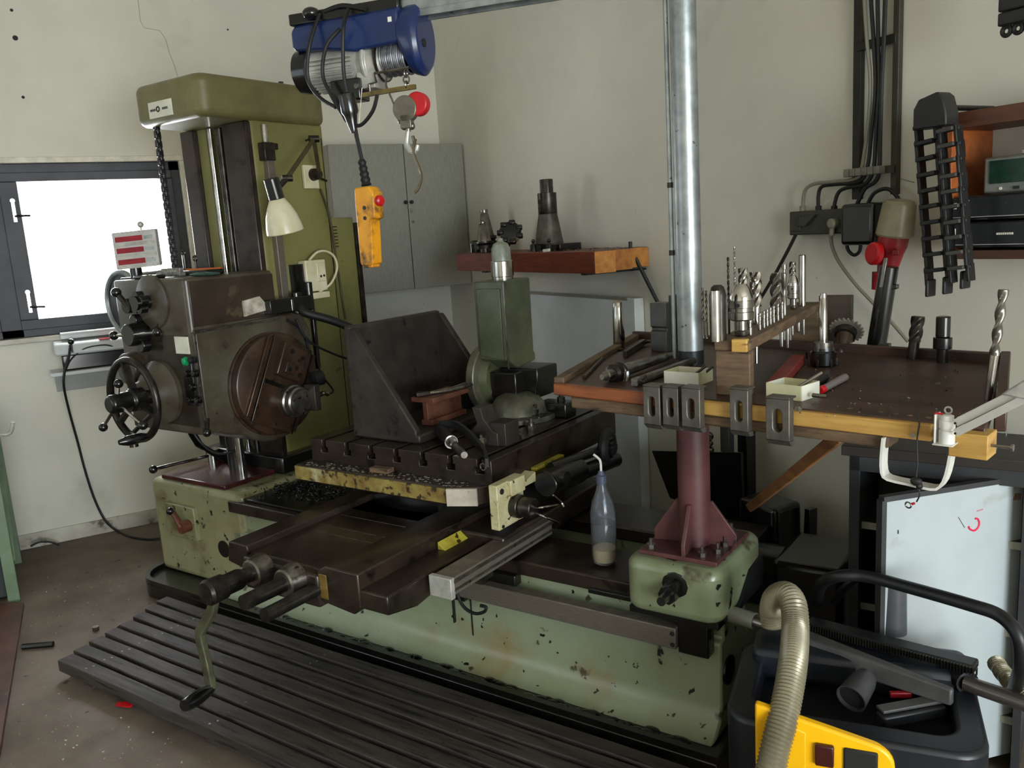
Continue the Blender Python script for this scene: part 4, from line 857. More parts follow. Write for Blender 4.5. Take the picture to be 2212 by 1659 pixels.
for k in range(230):
    u, v = random.uniform(20,560), random.uniform(1240,1655)
    q = W.at(u, v, z=.0); mqq = W.to(q, M)
    if -3.36 < mqq.x and mqq.y > 1.40: continue
    s = random.uniform(.0008,.0032); fc_.obox(q+Vector((0,0,s*.6)), (s*2.2,s*1.3,s), (random.uniform(-1,1),random.uniform(-1,1),random.uniform(-.4,.4)), None, None)
single('metal_chips', fc_, mat('bright_chips', (206,200,190), (120,112,100), 40, .35, .2), 'fine bright metal chips scattered over the concrete floor', 'chips', W, (-2.5,-.3,0), kind='stuff')
# ================================================================ things on the work table
TT = .825
ap = Thing('angle_plate', 'large dark cast iron angle plate with triangular ribs standing on the work table', 'angle plate', M, (-2.25,2.6,TT))
ax0, ay0, ay1, azt = -2.405, 2.318, 2.885, 1.272
part('upright_plate', G().box(ax0,ax0+.035,ay0,ay1,TT,azt), iron_m, ap, bevel=.012, segs=3)
part('base_plate', G().box(ax0,-2.055,ay0,ay1,TT,TT+.035), iron_m, ap, bevel=.008)
for y in (ay0, ay1-.03): part('rib', G().prism([(ax0+.02,TT+.02),(-2.07,TT+.02),(-2.07,TT+.05),(ax0+.055,azt-.012),(ax0+.02,azt-.012)], 'y', y, y+.03), iron_m, ap, bevel=.006)
# rusty channel piece standing in the angle plate, pliers on it
p = M.at(921, 918, z=TT+.036); k = M.mpp(p)
ic = Thing('steel_section', 'short rusty orange I-shaped steel section beside the angle plate', 'steel section', M, p)
rust_m = mat('rusty_orange', (88,50,38), (116,74,56), 12, .55, .1, spots=[((90,44,26), 20, .6, .08)])
x0 = p.x; z0 = TT+.036
part('web', G().box(x0-.012,x0+.012,p.y,p.y+.22,z0,z0+.105), rust_m, ic, bevel=.002)
part('top_flange', G().box(x0-.06,x0+.055,p.y-.01,p.y+.22,z0+.092,z0+.112), rust_m, ic, bevel=.002)
part('foot_flange', G().box(x0-.02,x0+.035,p.y-.005,p.y+.22,z0,z0+.022), rust_m, ic, bevel=.002)
zt = z0+.112
pl_ = Thing('pliers', 'steel pliers lying on the rusty steel section', 'pliers', M, (x0,p.y+.1,zt))
part('handle', G().tube([(x0-.01,p.y+.04,zt+.008),(x0+.02,p.y+.14,zt+.008),(x0+.01,p.y+.26,zt+.008)], .007), steel_m, pl_)
part('handle', G().tube([(x0-.01,p.y+.04,zt+.008),(x0+.04,p.y+.12,zt+.008),(x0+.05,p.y+.25,zt+.008)], .007), steel_m, pl_)
part('jaw', G().obox((x0-.025,p.y+.02,zt+.009), (.06,.026,.016), (.5,1,0)), dsteel_m, pl_, bevel=.003)
q = M.at(925, 838, z=zt); single('hex_nut', G().cyl((x0-.045,p.y+.03,zt),(x0-.045,p.y+.03,zt+.014),.013,seg=6), steel_m, 'small hex nut on the rusty steel section beside the pliers', 'nut', M, (x0-.045,p.y+.03,zt))
# milling attachment tower
tw = Thing('milling_head_attachment', 'dark green box-shaped milling attachment standing on a round base on the work table', 'attachment', M, (-1.97,2.87,TT))
tgreen = mat('attachment_green', (92,98,74), (66,72,52), 6, .42, spots=[((40,36,26), 9, .62, .08)], coat=.3)
bcx, bcy = -1.945, 2.83
part('round_base', G().lathe((bcx,bcy,TT), (0,0,1), [(0,.155),(.02,.155),(.025,.12),(.06,.112),(.09,.09),(.11,.05)], 40), mat('base_grey_green', (124,124,108), (84,84,72), 10, .3, .5), tw, bevel=.002)
part('clamp_lug', G().box(bcx-.02,bcx+.14,bcy-.06,bcy+.0,TT,TT+.03).box(bcx+.06,bcx+.20,bcy+.05,bcy+.14,TT+.0,TT+.06), black_m, tw, bevel=.006)
bolt_pos = ((bcx+.10,bcy-.03,TT+.03),(bcx+.15,bcy+.10,TT+.06))
for x,y,z in bolt_pos: part('clamp_bolt', G().cyl((x,y,z),(x,y,z+.018),.017,seg=6).cyl((x,y,z+.018),(x,y,z+.04),.010,seg=10), dsteel_m, tw)
q = Vector((-2.10,2.875,.985))
fl_ = part('swivel_flange', G().cyl((-2.135,2.875,q.z),(-2.095,2.875,q.z),.150,seg=48), mat('flange_grey', (136,134,116), (96,94,80), 10, .35, .5), tw, bevel=.005)
part('flange_face', G().cyl((-2.10,2.875,q.z),(-2.06,2.875,q.z),.115,.10,seg=40).cyl((-2.07,2.80,q.z-.05),(-2.055,2.80,q.z-.05),.01,seg=8), tgreen, tw, fl_)
part('swivel_neck', G().box(-2.06,-1.93,2.80,3.0,.91,1.02).prism([(-2.04,.90),(-1.88,.90),(-1.86,.98),(-1.86,1.03),(-2.04,1.03)], 'y', 2.86, 3.02), black_m, tw, bevel=.006)
by0, by1, bx0, bx1 = 2.79, 2.985, -2.105, -1.952
bdy = part('body', G().prism([(by0,1.075),(by0+.07,1.03),(by1+.01,1.045),(by1+.01,1.075),(by1,1.085),(by1,1.40),(by0,1.40)], 'x', bx0, bx1), tgreen, tw, bevel=.006)
part('edge_strip', G().box(bx1-.004,bx1+.001,by0-.002,by0+.003,1.04,1.395), steel_m, tw, bdy)
part('front_cover', G().prism([(bx0+.015,1.09),(bx1-.02,1.075),(bx1-.02,1.37),(bx0+.015,1.37)], 'y', by0-.006, by0), tgreen, tw, bdy, bevel=.004)
sc_ = M.at(1092, 600, z=1.40); sxx, syy = (bx0+bx1)/2+.005, (by0+by1)/2
part('spindle_ring', G().lathe((sxx,syy,1.40), (0,0,1), [(0,.045),(.012,.045),(.014,.048),(.075,.048),(.078,.045)], 30), chrome_m, tw, bdy)
part('spindle_cone', G().lathe((sxx,syy,1.478), (0,0,1), [(0,.041),(.05,.040),(.07,.030),(.078,.014),(.092,.010)], 28), mat('cloudy_cap', (150,156,142), (110,114,100), 20, .3), tw, bdy)
# small iron blocks, tools and bolts lying in front
def ont(u, v, z=TT): return M.at(u, v, z=z)
p = ont(1045, 965)
vb = Thing('v_block', 'dark steel V-block with clamp bolt near the front corner of the work table', 'V-block', M, p)
part('block', G().prism([(p.x-.07,TT),(p.x+.05,TT),(p.x+.05,TT+.05),(p.x+.03,TT+.055),(p.x-.01,TT+.10),(p.x-.02,TT+.14),(p.x-.06,TT+.14),(p.x-.04,TT+.08),(p.x-.07,TT+.05)], 'y', p.y+.02, p.y+.10), iron_m, vb, bevel=.003)
part('side_plate', G().box(p.x+.01,p.x+.08,p.y+.03,p.y+.12,TT,TT+.085), iron_m, vb, bevel=.003)
part('clamp_stud', G().cyl((p.x-.005,p.y+.0,TT),(p.x-.005,p.y+.0,TT+.05),.012,seg=8).cyl((p.x-.005,p.y,TT+.015),(p.x-.005,p.y,TT+.035),.016,seg=6), chrome_m, vb)
a, b = ont(1085, 935, TT+.012), ont(1130, 943, TT+.012)
single('steel_pin', G().cyl(a, b, .010, seg=14), steel_m, 'short round steel pin lying on the table right of the V-block', 'pin', M, a)
for i, (u, v, lab) in enumerate(((1147,928,'hex clamp nut with stud at the right edge of the work table'),(956,880,'small dark stud standing behind the V-block'))):
    p2 = ont(u, v); single('clamp_stud', G().cyl(p2,p2+Vector((0,0,.018)),.019,seg=6).cyl(p2+Vector((0,0,.018)),p2+Vector((0,0,.028)),.016,seg=14).cyl(p2,p2+Vector((0,0,.045)),.009,seg=10), dsteel_m if i else steel_m, lab, 'stud', M, p2)
a, b, c = ont(952, 930, TT+.035), ont(975, 955, TT+.035), ont(1003, 983, TT+.035)
gt = Thing('die_grinder', 'black hand tool with chrome nose lying across the table slots', 'tool', M, (a.x,a.y,TT))
part('grip', G().tube([a, a.lerp(b,.6), b], lambda t: .026-.004*t, 14), plastic_m, gt)
part('chrome_band', G().cyl(b-(c-b).normalized()*.012, b, .025, seg=18), chrome_m, gt)
part('nose', G().lathe(b, c-b, [(0,.020),(.03,.016),(.05,.016),(.055,.012),((c-b).length*.8,.014),((c-b).length,.012)], 14), steel_m, gt)
single('rubber_strap', G().strip([ont(u, v, z) for u, v, z in ((950,918,TT+.055),(985,918,TT+.065),(1020,945,TT+.05),(1045,975,TT+.02),(1052,1000,TT+.008))], .03, .012, (0,0,1), n=4), rubber_m, 'thick black rubber strap curving to the front edge of the work table', 'strap', M, ont(1052,1000))
p = ont(975, 905); single('dark_casting', G().box(p.x-.06,p.x+.05,p.y,p.y+.10,TT,TT+.055).cyl((p.x-.02,p.y+.04,TT+.05),(p.x-.02,p.y+.04,TT+.085),.03,seg=16), black_m, 'oily black casting between the angle plate and the V-block', 'casting', M, p, bevel=.008)
a = ont(855, 1008, .74); part('waste_scrap', G().obox((-2.16,2.21,.745), (.09,.04,.02), (1,.1,0)), oldwood_m, mc, tb, bevel=.004)
# ================================================================ oil bottle on the bed
p = M.at(1307, 1218, z=.50); k = M.mpp(p)
bt_ = Thing('oil_bottle', 'clear plastic spray bottle with a little milky oil standing on the machine bed', 'bottle', M, p)
rB = 27*k; Hb = (1218-1030)*k
part('bottle_shell', G().lathe(p, (0,0,1), [(.004,rB*.7),(.012,rB*.95),(.03,rB),(Hb*.50,rB),(Hb*.51,rB*.97),(Hb*.52,rB),(Hb*.64,rB),(Hb*.76,rB*.82),(Hb*.88,rB*.48),(Hb*.95,rB*.36),(Hb,rB*.36),(Hb,rB*.30),(Hb*.94,rB*.30),(Hb*.87,rB*.43),(Hb*.75,rB*.77),(Hb*.63,rB*.95),(.03,rB*.95),(.014,rB*.88)], 32), clear_m, bt_)
part('oil', G().lathe(p, (0,0,1), [(.015,rB*.84),(.03,rB*.93),(Hb*.20,rB*.93)], 30), oil_m, bt_)
part('cap', G().lathe(p+Vector((0,0,Hb*.97)), (0,0,1), [(0,rB*.42),(.025,rB*.42),(.028,rB*.3),(.04,rB*.2)], 20), mat('blue_grey_cap', (70,76,96), None, rough=.4), bt_)
nz = p+Vector((0,0,Hb+.03))
part('spout', G().tube([nz-Vector((0,0,.02)), nz+Vector((0,0,.03)), nz+Vector((-.008,-.002,.045)), nz+Vector((-.022,-.004,.055))], .004), mat('spout_white', (214,212,206), None, rough=.4), bt_)
# ================================================================ beam shelf on the right wall
sh = Thing('timber_shelf', 'thick red-brown timber shelf on the wall with sawn yellow ends', 'shelf', W, (-3.8,2.33,1.39))
sx0, sx1, sz0, sz1 = -4.46, -3.065, 1.387, 1.485
sawn2 = mat('sawn_pine_end_dark', (176,116,50), (150,88,38), 30, .6)
sawn = mat('sawn_pine_end', (196,134,62), (170,104,44), 30, .6)
for i, (ya, yb) in enumerate(((2.154,2.268),(2.274,2.384),(2.39,YW-.002))):
    b = part('beam', G().box(sx0, sx1-.03*i, ya, yb, sz0+.004*i, sz1), brick_m, sh, bevel=.003)
    part('sawn_end', G().box(sx1-.03*i-.001, sx1-.03*i+.002, ya+.001, yb-.001, sz0+.004*i+.001, sz1-.001), (sawn, sawn2, sawn)[i], sh, b)
part('shelf_bracket', G().box(sx1-.12,sx1-.08,2.16,YW,sz0-.008,sz0).box(sx0+.3,sx0+.34,2.16,YW,sz0-.008,sz0), black_m, sh)
a, b = W.at(1362,536,y=2.42), W.at(1427,666,y=YW-.02)
single('black_strap', G().tube([a+Vector((0,0,.03)), a, b], .009, 8, 1), rubber_m, 'black cord slanting from the shelf end down the wall', 'cord', W, b)
def onsh(u, v, d): return W.at(u, v, y=d)
def cone_holder(name, lab, u, vb, vt, wpx, y, tilt=0.0, grp=None, mt=None):
    b = W.at(u, vb, y=y); b.z = sz1; k = W.mpp(b); H = (vb-vt)*k; r = wpx*k/2
    t = Thing(name, lab, 'tool holder', W, b, grp); d = Vector((math.sin(tilt), 0, math.cos(tilt)))
    part('flange', G().lathe(b, d, [(0,r*.5),(H*.12,r*.5),(H*.12,r*.95),(H*.22,r*1.0),(H*.26,r*.8),(H*.30,r*1.0),(H*.36,r*1.0)], 24), dsteel_m, t)
    part('taper', G().lathe(b+d*(H*.36), d, [(0,r*.78),(H*.54,r*.42),(H*.56,r*.36),(H*.60,r*.40),(H*.64,r*.40)], 24), mt or steel_m, t)
cone_holder('taper_holder', 'tall bright steel taper holder at the back left of the timber shelf', 1055, 530, 441, 42, 2.36, -.12)
cone_holder('taper_holder', 'shorter steel taper holder at the front left of the timber shelf', 1048, 545, 480, 40, 2.24, -.06)
p = W.at(1030, 528, y=2.30); p.z = sz1
single('dark_collar', G().lathe(p, (0,0,1), [(0,.05),(.05,.052),(.055,.04),(.07,.03)], 20), black_m, 'oily black collar on the shelf left of the taper holders', 'collar', W, p)
p = W.at(1110, 535, y=2.30); p.z = sz1; k = W.mpp(p)
fm_ = Thing('face_cutter', 'dark knobbly milling cutter lying on the timber shelf', 'cutter', W, p)
fg = G().lathe(p+Vector((-.03,0,.085)), (.8,-.45,.35), [(0,.03),(.02,.055),(.06,.06),(.065,.04)], 20); part('cutter_body', fg, black_m, fm_)
for i in range(7):
    a = 2*PI*i/7; d, u_, w_ = perp((.8,-.45,.35)); c = p+Vector((-.03,0,.085))+d*.055+(u_*math.cos(a)+w_*math.sin(a))*.055
    part('cutter_tooth', G().obox(c, (.035,.035,.025), d, u_), black_m, fm_, bevel=.006)
part('cutter_arbor', G().cyl(p+Vector((-.03,0,.085)), p+Vector((-.14,.03,.04)), .022, .026, 16), black_m, fm_)
part('cutter_leg', G().cyl(p+Vector((.0,-.05,.06)), p+Vector((.035,-.055,.0)), .008), dsteel_m, fm_)
p = W.at(1187, 530, y=2.34); p.z = sz1; k = W.mpp(p)
bo = Thing('boring_tool', 'big dark stepped boring tool with conical body standing on the timber shelf', 'boring tool', W, p)
H = (530-378)*k
part('foot', G().box(p.x-.10,p.x+.19,p.y-.06,p.y+.07,sz1,sz1+.035), black_m, bo, bevel=.004)
part('cone_body', G().lathe(p+Vector((0,0,.035)), (0,0,1), [(0,31*k),(H*.42,20*k),(H*.43,20*k)], 28), mat('worn_dark_casting', (96,92,80), (56,50,42), 14, .5, .4), bo)
part('upper_barrel', G().lathe(p+Vector((0,0,.035+H*.40)), (0,0,1), [(0,19.5*k),(.004,20.5*k),(H*.30,20.5*k),(H*.305,17*k)], 28), dsteel_m, bo)
part('top_stub', G().cyl(p+Vector((0,0,H*.72)), p+Vector((0,0,H*.985)), 14.5*k, seg=10), dsteel_m, bo, bevel=.003)
part('window_slot', G().cyl(p+Vector((.004,-20*k,H*.58)), p+Vector((.004,-21.5*k,H*.58)), .011, seg=12).cyl(p+Vector((.004,-20*k,H*.68)), p+Vector((.004,-21.5*k,H*.68)), .011, seg=12), printed_m, bo)
for i, (u, lab) in enumerate(((1152,'small ball-topped dark screw left of the boring tool'),(1186,'ball-topped dark screw in front of the boring tool'))):
    q = W.at(u, 527, y=2.25); q.z = sz1
    s_ = Thing('cone_screw', lab, 'screw', W, q, 'ball-topped screws on the timber shelf')
    part('shank', G().lathe(q, (0,0,1), [(0,.018),(.02,.016),(.045,.006)], 14), black_m, s_); part('ball', G().sph(q+Vector((0,0,.053)), .010), bplastic_m, s_)
q = W.at(1180, 530, y=2.18); single('white_insert', G().obox((q.x,2.18,sz1+.008), (.045,.012,.014), (1,.1,.05)), paper_m, 'tiny white block on the shelf edge below the boring tool', 'block', W, (q.x,2.18,sz1), bevel=.001)
chp = G()
for k_ in range(60):
    x = random.uniform(-3.75,-3.1); y = random.uniform(2.17,2.42); chp.torus((x,y,sz1+.004), (random.random()-.5,random.random()-.5,.6), random.uniform(.004,.012), .0012, 7, 4, 0, 4)
single('shelf_swarf', chp, steel_m, 'curly bright swarf on the right half of the timber shelf', 'swarf', W, (-3.4,2.3,sz1), kind='stuff')
# ================================================================ tool table round the crane post
TH = 1.185
_a, _b = W.at(1205, 827, z=TH), W.at(2035, 912, z=TH)
T = Frame(AZ_W-math.atan2(_b.y-_a.y, _b.x-_a.x))          # frame along the table's front edge
def onT(u, v, z=TH): return T.at(u, v, z=z)
FL, FR, RB, LB = onT(1200,827), onT(2128,925), onT(2172,783), onT(1402,722)
YE = (FL.y+FR.y)/2
FL = Vector((FL.x,YE,TH)); FR = Vector((FR.x,YE,TH)); LB = Vector((LB.x, (LB.y+RB.y)/2, TH))
tt = Thing('tool_table', 'worn wooden tool table with yellow front edge fixed round the crane post', 'table', T, (-1.2,YE+.4,TH-.045))
part('top', G().prism([(FL.x,FL.y),(FR.x,FR.y),(RB.x,RB.y),(LB.x,LB.y)], 'z', TH-.03, TH), wood_m, tt, bevel=.004)
xs = onT(1535, 850).x
part('front_edging', G().box(FL.x+.005,xs,YE-.012,YE+.01,TH-.03,TH+.001), orangewood_m, tt, bevel=.004)
part('front_edging', G().box(xs+.003,FR.x-.09,YE-.014,YE+.012,TH-.036,TH-.003), pine_m, tt, bevel=.003)
part('under_batten', G().box(FL.x+.06,xs,YE-.006,YE+.05,TH-.062,TH-.03), oldwood_m, tt, bevel=.004)
part('under_batten', G().box(xs+.003,FR.x-.17,YE-.010,YE+.05,TH-.062,TH-.036), oldwood_m, tt, bevel=.006)
def edge_board(a, b, w, z0, z1): 
    d = (b-a); d.z = 0; L = d.length; d.normalize(); n = Vector((-d.y,d.x,0)); c = (a+b)/2
    return G().obox((c.x,c.y,(z0+z1)/2)+0*Vector() if False else Vector((c.x,c.y,(z0+z1)/2)), (L,w,z1-z0), d, n, (0,0,1))
part('left_edging', edge_board(FL+Vector((.012,.005,0)), LB+Vector((.012,-.005,0)), .03, TH-.03, TH+.016), oldwood_m, tt, bevel=.003)
part('back_edging', edge_board(LB, RB, .022, TH-.03, TH+.024), wood_m, tt, bevel=.003)
part('right_edging', edge_board(FR+Vector((0,.10,0)), RB, .022, TH-.03, TH+.03), wood_m, tt, bevel=.003)
part('corner_piece', G().box(FR.x-.055,FR.x+.012,YE-.03,YE+.03,TH-.055,TH-.008), pine_m, tt, bevel=.002)
part('corner_screw', G().cyl((FR.x+.01,YE-.01,TH-.03),(FR.x+.045,YE-.01,TH-.03),.003,seg=8).cyl((FR.x+.045,YE-.01,TH-.03),(FR.x+.049,YE-.01,TH-.03),.007,seg=10), steel_m, tt)
for u, v in ((1722,883),(1728,883),(1973,940)): p = T.at(u, v, y=YE-.014); part('screw', G().cyl(p, p-Vector((0,.003,0)), .005, seg=10), chrome_m, tt)
pp = M.to((PX,PY,0), T)
part('post_collar', G().cyl((pp.x,pp.y,TH-.12),(pp.x,pp.y,TH-.03),.056,seg=28), maroon_m, tt)
ba = T.at(1815, 928, y=YE+.02); ba.z = TH-.055
bb = M.to(M.at(1622, 1095, y=2.60), T); bdir = (bb-ba).normalized()
part('brace', G().strip([ba+Vector((0,.0,.0)), bb], .045, .028, (0,1,0)), mat('brace_wood', (150,104,60), (112,74,42), 8, .6, stretch=(1,1,4)), tt, bevel=.003)
for u in (1752, 1830, 1897, 1930, 1960, 2000):
    p = onT(u, 0.118*(u-1650)+864); part('wear_patch', G().cyl(p+Vector((0,.014,-.0005)), p+Vector((0,.014,.0008)), .006, seg=8), oldwood_m, tt)
# ---- slotted clamps hanging on the front edge
def slot_clamp(u0, u1, v0, v1, y, lab, m):
    a = T.at((u0+u1)/2, v0, y=y); k = T.mpp(a); w = (u1-u0)*k; h = (v1-v0)*k
    t = Thing('strap_clamp', lab, 'clamp', T, a-Vector((0,0,h)), 'strap clamps on the table edge')
    n = 6; sl = arc(0,-h*.36,w*.20,0,180,n)+arc(0,-h*.68,w*.20,180,360,n)
    ot = [(w/2,-h*.2),(w/2,0),(w*.3,.0),(0,0),(-w*.3,0),(-w/2,0),(-w/2,-h*.2),(-w/2,-h*.8),(-w/2,-h),(-w*.2,-h),(0,-h),(w*.2,-h),(w/2,-h),(w/2,-h*.8)]
    part('plate', G().ring(ot, sl, a, (1,0,0), (0,0,1), .022), m, t, bevel=.002)
    part('toe', G().prism([(a.y-.022,a.z-h),(a.y,a.z-h),(a.y+.006,a.z-h-.012),(a.y-.010,a.z-h-.012)], 'x', a.x-w/2, a.x+w/2), m, t)
    part('lip', G().box(a.x-w/2,a.x+w/2,a.y-.022,a.y+.012,a.z,a.z+.004), m, t, bevel=.001)
clm_m = mat('clamp_grey_steel', (112,108,100), (84,80,74), 22, .42, .6)
slot_clamp(1396,1438,832,916,YE-.012,'leftmost dark slotted clamp hanging on the front edge of the tool table',clm_m)
slot_clamp(1438,1477,834,918,YE-.014,'middle of the three touching slotted clamps below the left card box',clm_m)
slot_clamp(1479,1524,836,922,YE-.020,'right one of the three touching slotted clamps below the left card box',clm_m)
slot_clamp(1584,1627,838,930,YE-.018,'single slotted clamp hanging right of the wooden rack post',clm_m)
slot_clamp(1662,1716,858,950,YE-.018,'single slotted clamp hanging below the yellowed card box',clm_m)
# ---- card boxes
def card_box(u, v, wx, wy, h, rot, lab, m, mi):
    p = onT(u, v); t = Thing('card_box', lab, 'box', T, p); c, s = math.cos(rot), math.sin(rot); ex = Vector((c,s,0)); ey = Vector((-s,c,0)); th = .003
    for o, sx, sy in ((ey*0, wx, th), (ey*wy, wx, th)): part('side', G().obox(p+o+Vector((0,0,h/2)), (sx,sy,h), ex, ey, (0,0,1)), m, t)
    for s_ in (-1, 1): part('side', G().obox(p+ex*(s_*wx/2)+ey*(wy/2)+Vector((0,0,h/2)), (th,wy,h), ex, ey, (0,0,1)), mi, t)
    part('bottom', G().obox(p+ey*(wy/2)+Vector((0,0,.002)), (wx,wy,.004), ex, ey, (0,0,1)), mi, t)
    return p, ex, ey
p, ex, ey = card_box(1472, 830, .098, .075, .032, .06, 'small white card box with drill bits left of the wooden rack post', paper_m, ycard_m)
for i in range(2): a = p+ex*(.01+.02*i)+ey*.03+Vector((0,0,.012)); single('drill_bit', G().cyl(a, a+ex*.035+ey*.02+Vector((0,0,.03)), .0035, seg=8), dsteel_m, ('dark stub of a bit leaning in the white card box','second dark bit leaning at the right in the white card box')[i], 'drill bit', T, a)
p, ex, ey = card_box(1693, 862, .088, .075, .034, -.10, 'small yellowed card box with a steel pin at the front of the tool table', ycard_m, paper_m)
a = p+ex*.0+ey*.02+Vector((0,0,.010)); single('steel_rod', G().cyl(a, a+ex*.055+ey*.05+Vector((0,0,.045)), .004, seg=10), steel_m, 'thin steel rod sticking out of the yellowed card box', 'rod', T, a)
a = p+ex*.06+ey*.02+Vector((0,0,.012)); single('hex_key', G().tube([a, a+ex*.02, a+ex*.03+ey*.004], .005, 8, 1), steel_m, 'short steel bolt lying right of the yellowed card box', 'bolt', T, a)
# marker pen
a, b = onT(1773, 843, TH+.009), onT(1825, 815, TH+.009)
mk = Thing('marker_pen', 'grey marker pen with red cap end lying on the tool table', 'marker', T, a)
d = (b-a).normalized(); L = (b-a).length
part('barrel', G().lathe(a+d*.018, d, [(0,.008),(L-.018,.0095),(L-.016,.007)], 18), mat('pen_grey', (120,112,108), None, rough=.4), mk)
part('cap', G().lathe(a, d, [(-.004,.007),(0,.0095),(.016,.0095),(.018,.006)], 18), red_m, mk)
a, b = onT(1745,840,TH+.008), onT(1785,815,TH+.008); single('black_pin', G().cyl(a, b, .008, seg=12), plastic_m, 'short black rod lying behind the marker pen', 'rod', T, a)
# wooden lath with red end behind the boxes
a, b = onT(1672,835,TH+.012), onT(1725,775,TH+.012)
single('red_block', G().strip([a, b], .024, .035, (0,0,1)), mat('dull_red_paint', (140,52,46), (104,36,32), 12, .5), 'dull red painted wooden strip lying beside the rack', 'strip', T, a, bevel=.002)
# ---- standing and lying tools on the left part
def lathe_item(name, lab, cat, u, vb, vt, prof, m, tilt=(0,0), grp=None, fr=None, z=TH):
    fr = fr or T; b = fr.at(u, vb, z=z); k = fr.mpp(b); H = (vb-vt)*k; d = Vector((tilt[0],tilt[1],1)).normalized()
    return single(name, G().lathe(b, d, [(t*H, r*k) for t, r in prof], 22), m, lab, cat, fr, b, grp)
lathe_item('taper_sleeve', 'polished taper sleeve standing upright at the left of the tool table', 'sleeve', 1338, 752, 652, [(0,12),(.02,13),(.75,11.5),(.82,11),(.98,9.5),(1,8.5)], chrome_m)
b = onT(1334, 757); k = T.mpp(b); single('sleeve_ring', G().cyl((b.x,b.y-.004,TH),(b.x,b.y-.004,TH+.006),14*k,seg=24), dsteel_m, 'flat dark ring under the upright taper sleeve', 'ring', T, (b.x,b.y-.004,TH))
a, b = onT(1300, 815, TH+.022), onT(1455, 765, TH+.022); d = (b-a).normalized(); L = (b-a).length
ta_ = Thing('taper_arbor', 'steel taper arbor lying on the tool table pointing at the camera', 'arbor', T, (a.x,a.y,TH))
part('nose', G().lathe(a, d, [(0,.007),(.008,.010),(.02,.010),(.022,.014),(.05,.016)], 20), steel_m, ta_)
part('flange', G().lathe(a+d*.05, d, [(0,.018),(.006,.026),(.022,.0275),(.026,.024),(.03,.0275),(.038,.0275),(.04,.02)], 26), dsteel_m, ta_)
part('shank', G().lathe(a+d*.09, d, [(0,.018),(L-.13,.013),(L-.12,.009),(L-.09,.009)], 22), steel_m, ta_)
a, b = onT(1370, 826, TH+.012), onT(1500, 778, TH+.012); d = (b-a).normalized(); L = (b-a).length
em = Thing('lying_end_mill', 'long round steel bar lying beside the taper arbor', 'bar', T, (a.x,a.y,TH))
part('cutter_end', G().twist(a, a+d*.035, star_section(.0125,4,.35), .25, 8), steel_m, em)
part('shank', G().cyl(a+d*.035, b, .0115, seg=18), steel_m, em)
b = onT(1347, 822, TH); fg = Thing('fluted_cutter', 'short fluted cutter standing on its end in front of the taper arbor', 'cutter', T, b)
part('flutes', G().twist(b+Vector((0,0,.0)), b+Vector((.0,0,.026)), star_section(.017,9,.22,36), .06, 6), steel_m, fg); part('bore', G().cyl(b+Vector((0,0,.026)), b+Vector((0,0,.028)), .008), dsteel_m, fg)
b = onT(1382, 829, TH); single('star_nut', G().twist(b, b+Vector((0,0,.012)), star_section(.008,6,.4), 0, 2), chrome_m, 'tiny bright star-shaped bit on the table edge', 'bit', T, b)
a, b = onT(1262,815,TH+.006), onT(1300,775,TH+.006); single('dark_key', G().tube([a,b],.006,8,1), dsteel_m, 'thin dark key lying at the left edge of the tool table', 'key', T, a)
a, b = onT(1350,765,TH+.012), onT(1392,738,TH+.014)
w_ = Thing('hook_spanner', 'dark hook spanner with round eye lying behind the taper arbor', 'spanner', T, (a.x,a.y,TH))
part('handle', G().strip([a,b], .018, .012, (0,0,1)), dsteel_m, w_); part('eye', G().torus(b, (0,0,1), .017, .005, 20, 8), dsteel_m, w_)
p = onT(1425, 760); k = T.mpp(p)
jb = Thing('jaw_block', 'grey stepped steel jaw blocks standing against the crane post', 'jaw block', T, p)
grey_st = mat('grey_ground_steel', (92,92,90), (74,74,72), 14, .42, .5)
part('front_jaw', G().prism([(p.y,TH),(p.y+.05,TH),(p.y+.05,TH+105*k),(p.y,TH+105*k),(p.y,TH+54*k),(p.y+.008,TH+52*k),(p.y+.008,TH+46*k),(p.y,TH+44*k)], 'x', p.x-22*k, p.x+18*k), grey_st, jb, bevel=.002)
part('rear_jaw', G().box(p.x+2*k,p.x+38*k,p.y+.055,p.y+.10,TH,TH+118*k), iron_m, jb, bevel=.002)
# ---- drill rack
r0 = onT(1578, 857); RZ = 1.318
q0 = T.at(1572, 738, z=RZ); q1 = T.at(1745, 652, z=RZ); q0 = Vector((r0.x, r0.y+.01, RZ)); rd = (q1-q0); rd.z = 0; RL = rd.length; rd.normalize(); rn = Vector((-rd.y, rd.x, 0))
rk = Thing('drill_rack', 'old wooden tool rack board on posts across the tool table', 'rack', T, (r0.x,r0.y,TH))
part('board', G().obox(q0+rd*(RL/2)-Vector((0,0,.013)), (RL,.085,.026), rd, rn, (0,0,1)), oldwood_m, rk, bevel=.003)
part('end_block', G().obox(q0-rn*.02+Vector((0,0,-.012))-rd*.002, (.02,.036,.03), rd, rn, (0,0,1)), pine_m, rk, bevel=.002)
part('post', G().obox(q0+rd*.02+Vector((0,0,-.026-(RZ-.026-TH)/2)), (.035,.082,RZ-.026-TH), rd, rn, (0,0,1)), oldwood_m, rk, bevel=.003)
part('post', G().obox(q0+rd*(RL-.03)+Vector((0,0,-.026-(RZ-.026-TH)/2)), (.035,.082,RZ-.026-TH), rd, rn, (0,0,1)), oldwood_m, rk, bevel=.003)
part('rear_panel', G().obox(q0+rd*(RL-.0)-rn*.085+Vector((0,0,-.055)), (.02,.10,.15), rd, rn, (0,0,1)), mat('dark_rack_panel', (64,50,40), (46,36,28), 9, .6), rk, bevel=.003)
def rackp(s, o=0): return q0+rd*s+rn*o
